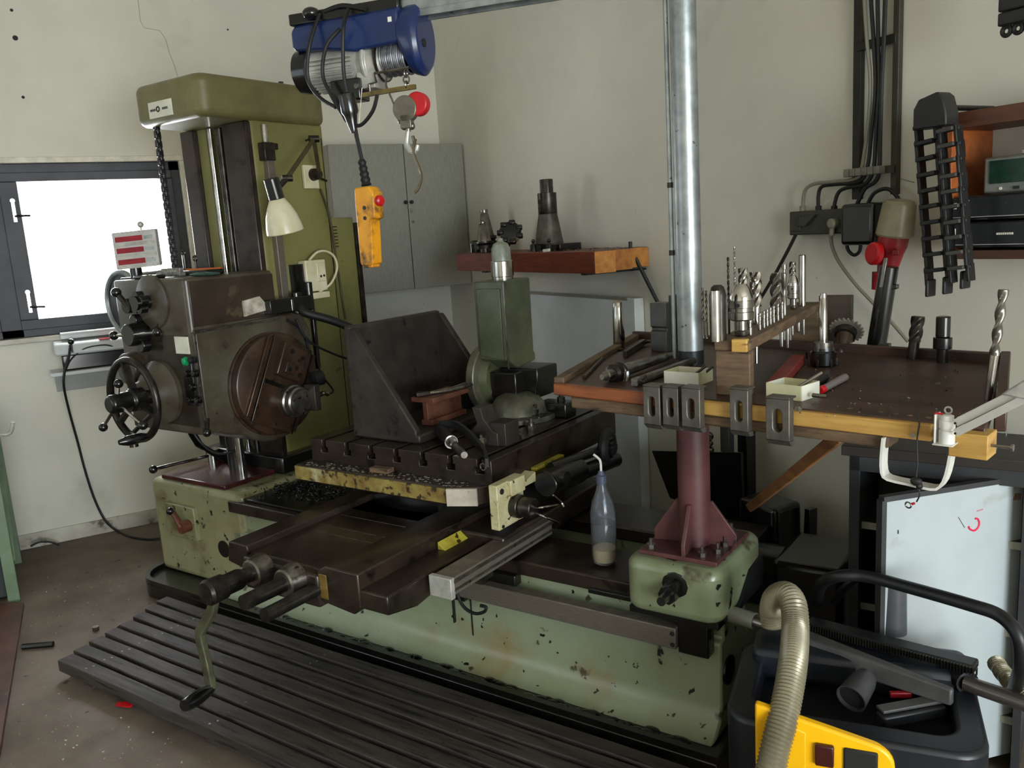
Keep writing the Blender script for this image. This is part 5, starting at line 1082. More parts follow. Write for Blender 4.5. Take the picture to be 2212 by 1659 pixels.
def u_at(u, o=0.0):                      # distance along the rack for image column u (row offset o)
    lo, hi = -.05, RL+.1
    for _ in range(30):
        m = (lo+hi)/2; P = rackp(m,o)-Vector((0,0,CAM_H)); c = Vector([sum(T.ax[i][j]*P[i] for i in range(3)) for j in range(3)]); uu = 1106+FPX*c.x/c.z
        if uu < u: lo = m
        else: hi = m
    return (lo+hi)/2
def pix(P):
    P = P-Vector((0,0,CAM_H)); c = Vector([sum(T.ax[i][j]*P[i] for i in range(3)) for j in range(3)]); return 1106+FPX*c.x/c.z, 829.5+FPX*c.y/c.z
GR = 'tools standing in the drill rack'
def rack_item(kind, lab, u, vt, rpx, o=0.0, m=None, name=None, cat=None):
    s = u_at(u, o); b = rackp(s, o); k = T.mpp(b); H = max((pix(b)[1]-vt)*k, .01); r = rpx*k; m = m or steel_m
    t = Thing(name or kind, lab, cat or kind.replace('_',' '), T, b, GR); up = Vector((0,0,1))
    if kind == 'drill':
        part('shank', G().cyl(b, b+up*(H*.35), r, seg=12), m, t); part('flutes', G().twist(b+up*(H*.35), b+up*H, star_section(r,2,.5,14), H*.65/(r*9), 40), m, t)
    elif kind == 'end_mill':
        part('shank', G().cyl(b, b+up*(H*.35), r*.8, seg=18), m, t); part('flutes', G().twist(b+up*(H*.33), b+up*H, star_section(r,4,.32,28), H*.65/(r*8), 26), chrome_m, t)
    elif kind == 'helical_cutter':
        part('shank', G().cyl(b, b+up*(H*.15), r*.7, seg=18), m, t); part('flutes', G().twist(b+up*(H*.12), b+up*H, star_section(r,3,.36,30), H*.9/(r*6), 30), m, t)
    elif kind == 'drill_chuck':
        part('arbor', G().lathe(b, up, [(0,r*.30),(H*.02,r*.5),(H*.10,r*.55),(H*.12,r*.45),(H*.30,r*.45)], 22), m, t)
        part('body', G().lathe(b+up*(H*.30), up, [(0,r*.75),(H*.03,r*.98),(H*.16,r*.98),(H*.17,r*.90),(H*.24,r*.90),(H*.25,r),(H*.38,r),(H*.39,r*.92)], 28), m, t)
        part('jaw_cone', G().lathe(b+up*(H*.68), up, [(0,r*.95),(H*.06,r*.95),(H*.20,r*.75),(H*.27,r*.52),(H*.30,r*.45)], 28), chrome_m, t)
        hkc = b+up*(H*.60)-rd*(r*1.0); part('key_hole', G().cyl(hkc+rd*.001, hkc-rd*.002, r*.16, seg=12), printed_m, t)
    elif kind == 'shank_tool':
        part('shank', G().cyl(b, b+up*H, r, seg=20), m, t); part('cup', G().lathe(b+rd*(r*1.5), up, [(0,r*1.6),(H*.9,r*1.7),(H*1.06,r*1.2),(H*1.10,r*.7)], 22), dsteel_m, t)
    elif kind == 'stud':
        part('body', G().lathe(b, up, [(0,r),(H*.35,r),(H*.37,r*.75),(H*.55,r*.75),(H*.57,r*.95),(H*.82,r*.95),(H*.84,r*.6),(H*.90,r*.6),(H*.91,r),(H,r)], 14), m, t)
    elif kind == 'rod': part('bar', G().cyl(b, b+up*H, r, seg=18), m, t); part('end', G().cyl(b+up*H, b+up*(H+.002), r*.9, seg=18), dsteel_m, t)
    return t
rack_item('shank_tool', 'thick cylindrical shank with a dark cup behind it, at the near end of the rack', 1547, 628, 11, .030, chrome_m, cat='tool')
rack_item('drill', 'short thin drill right beside the crane post', 1520, 622, 3.0, .075, cat='drill')
rack_item('drill', 'second short thin drill beside the crane post', 1527, 628, 3.0, .065, cat='drill')
rack_item('drill', 'long thin dark drill standing behind the drill chuck', 1575, 557, 2.8, .035, dsteel_m, cat='drill')
rack_item('drill', 'longest thin drill, in front of the drill chuck', 1589, 535, 2.4, .012, cat='drill')
rack_item('drill_chuck', 'large keyed drill chuck at the near end of the rack', 1602, 612, 27, -.005, cat='chuck')
rack_item('end_mill', 'bright four-flute end mill rising behind the drill chuck', 1606, 580, 10, .045, chrome_m, cat='end mill')
rack_item('end_mill', 'widest bright end mill with yellowish tip in the middle of the rack', 1633, 588, 13, .02, chrome_m, cat='end mill')
rack_item('helical_cutter', 'thick dark helical cutter in the far half of the rack', 1677, 590, 13.5, .02, steel_m, cat='cutter')
rack_item('stud', 'slim stepped stud with round head beside the helical cutter', 1694, 572, 5.5, -.01, steel_m, cat='stud')
rack_item('drill_chuck', 'small drill chuck near the far end of the rack', 1714, 594, 13, .0, steel_m, cat='chuck')
rack_item('end_mill', 'dark end mill standing behind the small drill chuck', 1712, 566, 7, .03, dsteel_m, cat='end mill')
rack_item('rod', 'plain polished rod at the far end of the rack', 1733, 553, 7.5, -.01, chrome_m, cat='rod')
ords = ['first','second','third','fourth','fifth','sixth','seventh','eighth']
for i, u in enumerate((1620,1641,1650,1657,1664,1671,1680,1689)):
    rack_item('stud', ords[i]+' in the row of small collet studs counted from the near end of the rack', u, pix(rackp(u_at(u,-.02),-.02))[1]-(36 if i else 48), 4.2 if i else 6, -.02, steel_m, name='collet_stud', cat='stud')
# shanks hanging below the board
for i, (u, v0, v1, r) in enumerate(((1624,757,797,5.5),(1680,722,757,4.5),(1693,712,757,4.5),(1704,703,720,3),(1717,700,722,4),(1728,684,720,3.5))):
    s = u_at(u, -.02); b = rackp(s,-.03); k = T.mpp(b); L = (v1-v0)*k
    single('tool_shank', G().cyl(b-Vector((0,0,.026)), b-Vector((0,0,.026+max(L,.03))), r*k, seg=14), chrome_m, ords[i]+' bright tool shank hanging below the rack board from its near end', 'tool shank', T, b-Vector((0,0,.026+max(L,.03))), 'shanks below the rack board')
# ---- tools on the right part of the table
b = onT(1778, 790); k = T.mpp(b)
fmill = Thing('face_mill', 'black insert face mill with polished upright arbor on the tool table', 'face mill', T, b)
part('cutter_head', G().lathe(b, (0,0,1), [(0,24*k),(4*k,27*k),(30*k,27*k),(34*k,23*k),(40*k,22*k)], 28), black_m, fmill)
for i in range(6):
    a = 2*PI*i/6+.5; c = b+Vector((math.cos(a)*25*k, math.sin(a)*25*k, 9*k)); part('insert', G().obox(c, (9*k,6*k,16*k), (math.cos(a),math.sin(a),0)), dsteel_m, fmill, bevel=.001)
part('collar', G().cyl(b+Vector((0,0,38*k)), b+Vector((0,0,52*k)), 20*k, seg=28), steel_m, fmill)
part('arbor', G().lathe(b+Vector((0,0,52*k)), (0,0,1), [(0,8.5*k),(88*k,8*k),(90*k,7*k),(104*k,6.5*k)], 20), chrome_m, fmill)
b = onT(1745, 775); part('stub', G().cyl(b, b+Vector((0,0,.02)), .006), dsteel_m, tt)
# slitting saw on arbor leaning
c = onT(1828, 745); c = T.at(1829, 712, y=c.y-.06); k = T.mpp(c); n = 22; Rs = 36*k
saw = Thing('slitting_saw', 'toothed circular saw cutter on a dark taper arbor leaning on the tool table', 'saw cutter', T, (c.x,c.y,TH))
ax_ = Vector((.12,-.80,-.62)).normalized(); dx, ux_, wx_ = perp(ax_)
pts = []
for i in range(n):
    a = 2*PI*i/n
    for da, rr in ((0,Rs*.84),(.10,Rs*.86),(.16,Rs),(.24,Rs*.98)): pts.append(((math.cos(a+da)*rr),(math.sin(a+da)*rr)))
part('blade', G().oprism(pts, c, ux_, wx_, .006), mat('saw_grey', (150,144,130), (122,116,104), 14, .4, .35), saw)
part('arbor_collar', G().lathe(c+ax_*.004, ax_, [(0,22*k),(16*k,22*k),(18*k,19*k)], 26), dsteel_m, saw)
part('arbor_taper', G().lathe(c+ax_*(22*k), ax_, [(0,18*k),(50*k,8*k),(52*k,6*k),(58*k,6*k)], 22), plate_m, saw)
# black boring bar
b = onT(1893, 748); k = T.mpp(b)
bb_ = Thing('boring_bar', 'tall thick black boring bar with steel bit standing at the back of the tool table', 'boring bar', T, b)
tp = T.at(1921, 575, y=b.y); d = (tp-b).normalized(); L = (tp-b).length
part('bar', G().cyl(b, tp, 20*k, 19*k, 24), black_m, bb_, bevel=.003)
part('steel_bit', G().obox(b+d*(L*.93)+Vector((-.004,-19*k,0)), (.010,.010,L*.36), (1,0,0), None, d), steel_m, bb_, bevel=.001)
part('clamp_ear', G().obox(b+d*(L*.75)+Vector((18*k,-4*k,0)), (16*k,.02,10*k), (1,0,0), None, d), black_m, bb_, bevel=.002)
# small dark bits by the back edge
b = onT(1908, 760); single('toothed_block', G().box(b.x-.016,b.x+.016,b.y,b.y+.02,TH,TH+.024), grey_st, 'small grey toothed block at the foot of the black boring bar', 'block', T, b, bevel=.002)
b = onT(1934, 766); single('small_socket', G().cyl(b,b+Vector((0,0,.022)),.012,seg=14), black_m, 'small black socket right of the toothed block', 'socket', T, b)
b = onT(1970, 775); k = T.mpp(b); d = Vector((.10,.05,1)).normalized()
e1 = Thing('roughing_mill', 'dark fluted end mill leaning against the back edge of the tool table', 'end mill', T, b)
part('shank', G().cyl(b, b+d*(40*k), 11*k, seg=18), dsteel_m, e1); part('flutes', G().twist(b+d*(38*k), b+d*(92*k), star_section(14*k,4,.25,28), .5, 18), dsteel_m, e1)
b = onT(2035, 783); k = T.mpp(b)
e2 = Thing('shell_holder', 'black stepped tool holder standing at the back edge of the tool table', 'tool holder', T, b)
part('stem', G().cyl(b, b+Vector((0,0,35*k)), 11*k, seg=18), black_m, e2); part('collar', G().cyl(b+Vector((0,0,30*k)), b+Vector((0,0,55*k)), 19*k, seg=22), black_m, e2, bevel=.002); part('barrel', G().cyl(b+Vector((0,0,55*k)), b+Vector((0,0,100*k)), 14.5*k, seg=20), black_m, e2, bevel=.003)
b = onT(2133, 866); k = T.mpp(b); tp = T.at(2168, 626, y=b.y); d = (tp-b).normalized(); L = (tp-b).length
e3 = Thing('twist_drill', 'large twist drill standing upright at the right edge of the tool table', 'drill', T, b)
part('shank', G().cyl(b, b+d*(L*.42), 7*k, 9*k, 18), chrome_m, e3); part('flutes', G().twist(b+d*(L*.42), b+d*L, star_section(10.5*k,2,.42,20), 1.6, 44), steel_m, e3)
b = onT(2140, 850); single('short_pin', G().cyl(b, b+Vector((0,0,.055)), .005, seg=12), chrome_m, 'short bright pin standing behind the large twist drill', 'pin', T, b)
for i, (u, v, lab) in enumerate(((2025,832,'small bright chip of steel near the middle of the tool table'),(2052,838,'second small steel chip right of the first on the tool table'))):
    b = onT(u, v); single('steel_chip', G().obox(b+Vector((0,0,.003)), (.012,.005,.005), (1,.4,.2)), steel_m, lab, 'chip', T, b)
cg = G()
for i in range(70):
    b = onT(random.uniform(1700,2080), random.uniform(790,905)); s = random.uniform(.0007,.002); cg.obox(b+Vector((0,0,s)), (s*3,s*1.4,s), (random.uniform(-1,1),random.uniform(-1,1),.3))
single('table_chips', cg, steel_m, 'scattered tiny bright chips on the tool table top', 'chips', T, (-1.0,YE+.4,TH), kind='stuff')
# ---- white arm lamp clamped to the corner
lx = T.at(2046, 925, y=YE-.045)
al = Thing('arm_lamp', 'white double-bar spring arm lamp clamped to the right front corner of the tool table', 'lamp', T, lx)
k = T.mpp(lx); wl = mat('lamp_white', (226,224,216), (206,204,196), 10, .4)
part('clamp', G().box(lx.x-24*k,lx.x+18*k,lx.y-.018,lx.y+.05,lx.z-36*k,lx.z-33*k).box(lx.x-24*k,lx.x-20*k,lx.y-.01,lx.y+.02,lx.z-36*k,lx.z+30*k), wl, al, bevel=.002)
part('pivot_post', G().lathe((lx.x,lx.y,lx.z-34*k), (0,0,1), [(0,16*k),(30*k,16*k),(31*k,13*k),(34*k,13*k),(35*k,16*k),(52*k,16*k),(53*k,13*k),(62*k,13*k),(64*k,9*k)], 24), wl, al)
part('thumb_loop', G().torus((lx.x+1*k,lx.y,lx.z+40*k), (0,1,0), 7*k, 2*k, 18, 6), zinc_m, al)
part('red_tip', G().cyl((lx.x-24*k,lx.y-.005,lx.z+32*k),(lx.x-8*k,lx.y-.005,lx.z+32*k),2.2*k,seg=8), red_m, al)
for (u0, v0, u1, v1) in ((2068,911,2240,826),(2068,933,2235,850)):
    a, b = T.at(u0,v0,y=YE-.05), T.at(u1,v1,y=YE-.10)
    for dy in (-.010,.010): part('arm_bar', G().strip([a+Vector((0,dy,0)), b+Vector((0,dy,0))], .004, 16*k, (0,1,0)), wl, al)
    part('rivet', G().cyl(a+Vector((0,-.014,0)), a+Vector((0,-.010,0)), 2.5*k, seg=10), dsteel_m, al)
e = T.at(2200, 846, y=YE-.10); part('elbow', G().oprism([(-28*k,-6*k),(30*k,-14*k),(44*k,20*k),(6*k,22*k)], e+Vector((0,-.012,0)), (1,0,0), (0,0,1), -.03), zinc_m, al, bevel=.003)
sp2 = G().cyl(T.at(2085,915,y=YE-.055), T.at(2190,862,y=YE-.09), .0035, seg=8); part('spring', sp2, zinc_m, al)
# ---- white bent strap under the table with a wire tied to it
path = [T.at(u, v, y=YE-.006) for u, v in ((1913,943),(1909,985),(1910,1018),(1922,1032),(1965,1042),(2015,1053),(2035,1048),(2048,1022),(2056,985),(2061,955))]
single('bent_strap', G().strip(path, .032, .005, (0,1,0), n=2), wl, 'white bent flat strap hanging in a U below the tool table', 'strap', T, path[4])
gw = Thing('earth_wire', 'thin dark wire with a ring terminal hanging from the tool table', 'wire', T, T.at(1968,1088,y=YE-.03))
part('wire', G().tube([T.at(u, v, y=YE-.03) for u, v in ((1982,895),(1986,915),(1981,950),(1982,1000),(1979,1035),(1984,1055),(1987,1068),(1980,1084))], .0016, 6), rubber_m, gw)
q = T.at(1979, 1040, y=YE-.03); part('knot', G().sph(q, .009, (1.3,1,1), 8, 6).sph(q+Vector((.006,0,-.008)), .007, (1,1,1), 8, 6), rubber_m, gw)
q = T.at(1976, 1087, y=YE-.03); part('sleeve', G().cyl(q, T.at(1969,1089,y=YE-.03), .0025, seg=8), red_m, gw)
q = T.at(1962, 1091, y=YE-.03); part('ring_terminal', G().torus(q, (.2,1,.1), .006, .0016, 16, 6), steel_m, gw)
# ================================================================ right wall: cable ladder, sockets, chains
yl = YW-.03
cl = Thing('cable_ladder', 'dark vertical cable ladder with clamped cables on the wall', 'cable ladder', W, W.at(1880, 400, y=yl))
def wpt(u, v, y=None): return W.at(u, v, y=yl if y is None else y)
lt, lb_ = wpt(1852,-60), wpt(1842,418); rt_, rb_ = wpt(1936,-60), wpt(1924,420)
xl = (lt.x+lb_.x)/2; xr = (rt_.x+rb_.x)/2
ladm = mat('ladder_dark', (52,50,42), (36,34,28), 7, .5, .3); ladm2 = mat('ladder_dark_olive', (74,72,58), (54,52,42), 7, .5, .3)
part('rung', G().box(xl,xr,YW-.024,YW-.010,2.70,2.73), ladm, cl)
part('rail', G().box(xl-.015,xl+.015,YW-.022,YW,lb_.z-.02,2.75), ladm, cl, bevel=.002)
part('rail', G().box(xr-.011,xr+.011,YW-.022,YW,rb_.z,2.75), ladm2, cl, bevel=.002)
for v in (90, -160): z = wpt(1895, v).z; part('rung', G().box(xl,xr,YW-.024,YW-.010,z-.014,z+.014), ladm, cl, bevel=.002)
z = wpt(1880, 370).z
for i in range(6): x = xl-.005+(xr-xl)*(.05+.16*i); part('cable_clip', G().box(x-.011,x+.011,yl-.045,yl-.01,z-.013,z+.013), mat('clip_grey', (128,126,112), (100,98,86), 20, .5), cl, bevel=.003)
part('clip_bar', G().box(xl-.02,xr+.01,yl-.012,yl+.0,z-.012,z+.012), ladm2, cl)
greyc = mat('grey_cable', (126,122,106), None, rough=.5)
yc_ = yl-.03
def wall_cable(lab, pts, r, m, y=None): 
    P = [W.at(u, v, y=(YW-.05 if y is None else y)) for u, v in pts]; return single('wall_cable', G().tube(P, r, 8, 5), m, lab, 'cable', W, P[-1], 'cables on the ladder')
wall_cable('grey cable down the ladder to the left end of the socket box', ((1872,-340),(1866,-60),(1872,80),(1880,170),(1876,260),(1862,360),(1850,385),(1800,393),(1760,397),(1739,412),(1734,448)), .0062, greyc)
wall_cable('leftmost black cable down the ladder, second into the socket box', ((1886,-340),(1880,-60),(1887,85),(1891,190),(1882,290),(1874,360),(1856,392),(1805,398),(1776,403),(1768,422),(1768,458)), .0066, rubber_m)
wall_cable('black cable down the ladder, third into the socket box', ((1902,-340),(1896,-60),(1897,90),(1899,180),(1892,290),(1887,365),(1868,398),(1832,405),(1812,415),(1803,440),(1802,462)), .0066, rubber_m)
wall_cable('rightmost black cable down the ladder to the black adapter', ((1920,-340),(1914,-60),(1909,90),(1904,190),(1901,300),(1899,370),(1890,393),(1868,408),(1852,440)), .007, rubber_m)
sb2 = W.at(1768, 480, y=YW-.06)
so = Thing('socket_box', 'dark olive socket box with plugs on the wall below the cable ladder', 'socket box', W, (sb2.x,YW,sb2.z-.06))
x0 = W.at(1705,480,y=YW-.06).x; x1 = W.at(1832,480,y=YW-.06).x; k = W.mpp(sb2)
sbm = mat('socket_olive', (58,58,46), (44,44,34), 8, .45)
bx2 = part('box', G().box(x0,x1,YW-.06,YW,sb2.z-26*k,sb2.z+26*k), sbm, so, bevel=.004)
part('side_cover', G().box(x0+.008,x0+.055,YW-.066,YW-.058,sb2.z-18*k,sb2.z+16*k), sbm, so, bx2, bevel=.003)
part('cover_flap', G().prism([(x0+.05,sb2.z-.012),(x0+.085,sb2.z-.012),(x0+.13,sb2.z+.028),(x0+.06,sb2.z+.02)], 'y', YW-.075, YW-.058), sbm, so, bx2, bevel=.002)
for u in (1734, 1768, 1802): q = W.at(u, 452, y=YW-.045); part('gland', G().cyl(q-Vector((0,0,.012)), q+Vector((0,0,.012)), .011, seg=12), greyc if u < 1750 else plastic_m, so)
q = W.at(1799, 483, y=YW-.07); part('grey_plug', G().lathe(q+Vector((0,.02,0)), (0,-1,0), [(0,.018),(.03,.018),(.035,.012)], 16).cyl(q, W.at(1796,508,y=YW-.07), .009), greyc, so)
p = [W.at(u, v, y=YW-.05) for u, v in ((1796,505),(1797,530),(1812,565),(1845,610),(1880,648),(1925,695),(1962,738))]
single('plug_lead', G().tube(p, .006), greyc, 'grey lead hanging from the socket box and passing behind the black bar', 'cable', W, p[-1])
p = [W.at(u, v, y=YW-.05) for u, v in ((1720,505),(1700,545),(1670,600),(1640,650),(1600,720))]
single('slanting_lead', G().tube(p, .0065), rubber_m, 'black lead slanting from the socket box down behind the drill rack', 'cable', W, p[-1])
a0 = W.at(1862, 482, y=YW-.07)
ad = Thing('plug_adapter', 'black plug adapter with rounded edges beside the transparent grey plug', 'adapter', W, (a0.x,YW,a0.z-.06))
part('case', G().box(a0.x-40*k,a0.x+40*k,YW-.10,YW,a0.z-44*k,a0.z+40*k), bplastic_m, ad, bevel=.014, segs=4)
part('lead_loop', G().tube([W.at(u, v, y=YW-.06) for u, v in ((1828,518),(1832,540),(1845,551),(1857,542),(1860,518))], .006), rubber_m, ad)
part('lead_top', G().tube([W.at(u, v, y=YW-.06) for u, v in ((1874,442),(1886,420),(1905,409),(1922,410),(1938,425),(1944,440))], .0065), rubber_m, ad)
# industrial plug
c0 = W.at(1945, 430, y=YW-.12); c1 = W.at(1932, 508, y=YW-.12); c2 = W.at(1915, 590, y=YW-.13); k = W.mpp(c0)
ip = Thing('industrial_plug', 'big industrial connector with milky grey cover and red body on the wall', 'plug', W, c2)
d = (c1-c0).normalized(); part('grey_cover', G().lathe(c0, d, [(0,12*k),(3*k,28*k),(10*k,34*k),(76*k,39*k),(80*k,36*k)], 26), copper_m, ip)
d2 = (c2-c1).normalized(); rbod = part('red_body', G().lathe(c1-d*.01, d2, [(0,32*k),(30*k,31*k),(45*k,27*k),(78*k,22*k),(98*k,18*k)], 24), dred_m, ip)
q = W.at(1893, 548, y=YW-.165); part('red_lid', G().lathe(q, (-.25,-1,.1), [(0,25*k),(10*k,25*k),(14*k,20*k)], 24), red_m, ip, rbod)
part('lid_latch', G().obox(W.at(1938,545,y=YW-.16), (16*k,.02,12*k)), dred_m, ip, rbod, bevel=.002)
part('lower_neck', G().cyl(W.at(1897,588,y=YW-.15), W.at(1893,625,y=YW-.15), 13*k, 10*k, 16), dred_m, ip, rbod)
# ---- drag chain hung over itself
chm = mat('drag_chain_black', (30,29,28), (20,19,18), 14, .5); chm2 = mat('drag_chain_grey', (70,68,64), (48,46,44), 14, .5)
dcY = 2.255
dc = Thing('drag_chain', 'black cable drag chain hung folded on the wall, with open square links', 'drag chain', W, W.at(2035, 620, y=dcY))
def chain(u0, v0, u1, v1, n, wpx, y, m, mb, first=0):
    for i in range(n):
        a = W.at(u0+(u1-u0)*i/n, v0+(v1-v0)*i/n, y=y); b = W.at(u0+(u1-u0)*(i+1)/n, v0+(v1-v0)*(i+1)/n, y=y)
        k = W.mpp(a); w = wpx*k; d = (b-a).normalized(); L = (b-a).length; ex = Vector((0,1,0)).cross(d).normalized(); ex = -ex if ex.x < 0 else ex; c = (a+b)/2
        g = G()
        for s in (-1, 1): g.obox(c+ex*(s*(w/2-5*k))+Vector((0,.004*(i % 2)*s,0)), (7*k,.032,L*1.16), ex, (0,1,0), d)
        lk = part('link', g.obox(c-d*(L*.36), (w,.012,L*.24), ex, (0,1,0), d), m, dc, bevel=.002)
        part('crossbar', G().obox(c-d*(L*.36)-Vector((0,.024,0)), (w*.8,.010,L*.26), ex, (0,1,0), d), mb, dc, lk, bevel=.002)
chain(2004,268,2030,612,10,54,dcY,chm,chm)
chain(2052,276,2078,606,10,46,dcY-.035,chm,chm2)
tp = W.at(2022, 248, y=dcY-.015); part('top_bend', G().oprism([(-.050,-.035),(-.05,.02),(-.035,.045),(.02,.058),(.035,.045),(.048,.0),(.05,-.035)], tp+Vector((0,-.03,0)), (1,0,0), (0,0,1), -.06), chm, dc, bevel=.004)
for u, v in ((2013,628),(2050,622),(2088,610)): q = W.at(u-3, v-6, y=dcY-.01); part('end_lug', G().obox(q, (.010,.04,.05), (1,0,.08)), chm, dc, bevel=.004)
part('hanger_peg', G().cyl((tp.x,YW,tp.z+.02),(tp.x,dcY-.03,tp.z+.02),.008,seg=12), dsteel_m, dc)
# second chain end at the top right
dc2 = Thing('drag_chain', 'end of another black drag chain hanging at the upper right edge', 'drag chain', W, W.at(2195, 80, y=2.3))
k = W.mpp(W.at(2195,40,y=2.3)); a = W.at(2168, 60, y=2.3)
for i in range(6): part('link', G().box(a.x,a.x+.09,2.27,2.33,a.z+.035*i,a.z+.035*i+.033), chm, dc2, bevel=.004)
part('hanger_peg', G().cyl((a.x+.045,YW,a.z+.19),(a.x+.045,2.27,a.z+.19),.008,seg=12), dsteel_m, dc2)
for s in (0,1,2): part('end_ring', G().torus((a.x+.014+.030*s,2.29,a.z-.012), (0,1,0), .011, .006, 18, 8), chm, dc2)
# ---- wooden box shelf with electronics
bxY = 2.30; bx0 = -1.51
wbx = Thing('wall_box', 'open orange-brown wooden box fixed to the wall at the right', 'shelf', W, (-1.3,2.4,1.44))
ow = mat('box_orange_wood', (168,92,42), (140,72,32), 6, .5, stretch=(1,5,5)); ow2 = mat('box_brown_wood', (98,58,38), (74,42,28), 6, .5, stretch=(1,5,5))
part('top_board', G().box(bx0-.02,-1.02,bxY,YW,1.800,1.845), ow2, wbx, bevel=.002)
part('side_board', G().box(bx0-.018,bx0,bxY+.01,YW,1.45,1.80), ow, wbx, bevel=.002)
part('side_board', G().box(-1.04,-1.02,bxY+.01,YW,1.45,1.80), ow, wbx, bevel=.002)
part('bottom_board', G().prism([(bxY+.06,1.435),(YW,1.455),(YW,1.47),(bxY+.02,1.462)], 'x', bx0-.02, -1.02), ow2, wbx)
def stereo(z0, z1, lab, lettering=False):
    t = Thing('stereo_unit', lab, 'electronics', W, (-1.3,2.4,z0), 'black units in the wooden box')
    part('case', G().box(bx0+.012,-1.06,bxY+.02,YW-.02,z0,z1), bplastic_m, t, bevel=.003)
    part('front_panel', G().box(bx0+.008,-1.055,bxY+.008,bxY+.022,z0+.006,z1-.004), plastic_m, t, bevel=.002)
    part('side_key', G().box(bx0+.014,bx0+.020,bxY+.005,bxY+.010,z1-.035,z1-.018), paper_m, t)
    part('panel_seam', G().box(bx0+.055,bx0+.057,bxY+.0065,bxY+.0085,z0+.02,z1-.012), zinc_m, t)
    part('trim_line', G().box(bx0+.01,-1.058,bxY+.0065,bxY+.0085,z0+.010,z0+.012), zinc_m, t)
    return t
stereo(1.545, 1.615, 'upper black electronic unit in the wooden box')
t2 = stereo(1.468, 1.543, 'lower black electronic unit with small pale lettering in the wooden box')
lg = G(); q = W.at(2152, 505, y=bxY+.006); kk = W.mpp(q)
for i in range(8): lg.box(q.x+i*4.6*kk,q.x+(i*4.6+3.4)*kk,bxY+.0062,bxY+.0078,q.z-2.2*kk,q.z+2.2*kk)
part('lettering', lg, paper_m, t2)
q0_ = W.at(2125, 362, y=bxY+.03)
gd = Thing('readout_panel', 'grey readout with green display standing on the black units', 'display', W, (q0_.x+.1,bxY+.06,1.615))
zb = 1.617; zt_ = W.at(2130, 341, y=bxY+.03).z
part('case', G().box(q0_.x,-1.08,bxY+.03,bxY+.12,zb,zt_), mat('readout_light_grey', (126,130,122), (104,108,100), 10, .5), gd, bevel=.006)
part('display', G().box(q0_.x+.018,-1.12,bxY+.0275,bxY+.032,zb+.026,zt_-.010), disp_green, gd)
part('key', G().cyl((q0_.x+.05,bxY+.032,zb+.012),(q0_.x+.05,bxY+.027,zb+.012),.004,seg=10), paper_m, gd)
part('key', G().box(q0_.x+.085,q0_.x+.10,bxY+.027,bxY+.032,zb+.008,zb+.016), plastic_m, gd)
part('handle', G().box(q0_.x+.09,-1.10,bxY+.05,bxY+.09,zt_,zt_+.015), zinc_m, gd, bevel=.003)
# ---- white board leaning under the timber shelf
e0, e1 = W.at(1150,616,y=YW-.06), W.at(1370,645,y=YW-.06)
wb = Thing('wall_board', 'large off-white panel with grey top edge against the wall below the timber shelf', 'panel', W, ((e0.x+e1.x)/2,YW-.03,0))
part('panel', G().box(-4.46,e1.x,YW-.06,YW-.004,0,e1.z), white_m, wb, bevel=.003)
part('top_edge', G().box(-4.46,e1.x-.05,YW-.064,YW-.058,e1.z-.012,e1.z+.002), grey_m, wb)
p = [W.at(u, v, y=YW-.012) for u, v in ((1345,868),(1346,930),(1343,1000),(1350,1100))]
single('wall_lead', G().tube(p, .006), rubber_m, 'black lead running down the wall left of the maroon post', 'cable', W, p[-1])
# ---- dark plate, tube and pipe behind the maroon post
ypl = 2.25
P = [W.at(u, v, y=ypl) for u, v in ((1408,974),(1600,978),(1605,1150),(1448,1112))]
P[2].z = .42; P[3].z = .42
single('leaning_sheet', G().add([q for q in P]+[q+Vector((0,.012,0)) for q in P], [(0,1,2,3),(7,6,5,4),(0,4,5,1),(1,5,6,2),(2,6,7,3),(3,7,4,0)]), black_m, 'dark sheet metal guard standing behind the maroon post', 'sheet', W, P[3])
a, b = W.at(1572, 905, y=2.36), W.at(1570, 1100, y=2.36); k = W.mpp(a)
single('steel_tube', G().box(a.x-13*k,a.x+13*k,2.34,2.37,b.z-.2,TH-.075), grey_st, 'grey flat steel post behind the dark sheet metal guard', 'post', W, (a.x,2.36,b.z-.2), bevel=.002)
a = W.at(1610, 905, y=2.40); single('black_pipe', G().box(a.x-14*k,a.x+14*k,2.38,2.43,0,TH-.075), black_m, 'thick black square post between the grey post and the slanted brace', 'post', W, (a.x,2.40,0), bevel=.003)
q = W.at(1533, 955, y=2.30); sp3 = G()
for i in range(5): sp3.torus((q.x+random.uniform(-.006,.006),2.30,q.z+.028-.014*i), (random.uniform(-.4,.4),1,random.uniform(-.5,.5)), .013, .004, 14, 6)
single('shackle_chain', sp3, dsteel_m, 'short dark shiny chain hanging beside the maroon post', 'chain', W, (q.x,2.30,q.z-.04))
q = W.at(1745, 1098, y=2.30); k = W.mpp(q); single('black_upright', G().prism([(q.x-.020,.30),(q.x+.014,.30),(q.x+.018,q.z),(q.x-.006,q.z)], 'y', 2.29, 2.33), black_m, 'short black upright bar behind the vacuum cleaner', 'bar', W, (q.x,2.31,.30), bevel=.002)
a = W.at(1640, 1078, y=2.20); k = W.mpp(a); single('motor_cover', G().box(W.at(1610,1100,y=2.2).x,W.at(1692,1100,y=2.2).x,2.16,2.30,.30,a.z), black_m, 'black rounded motor cover at the foot of the slanted brace', 'cover', W, (a.x,2.22,.30), bevel=.02, segs=3)
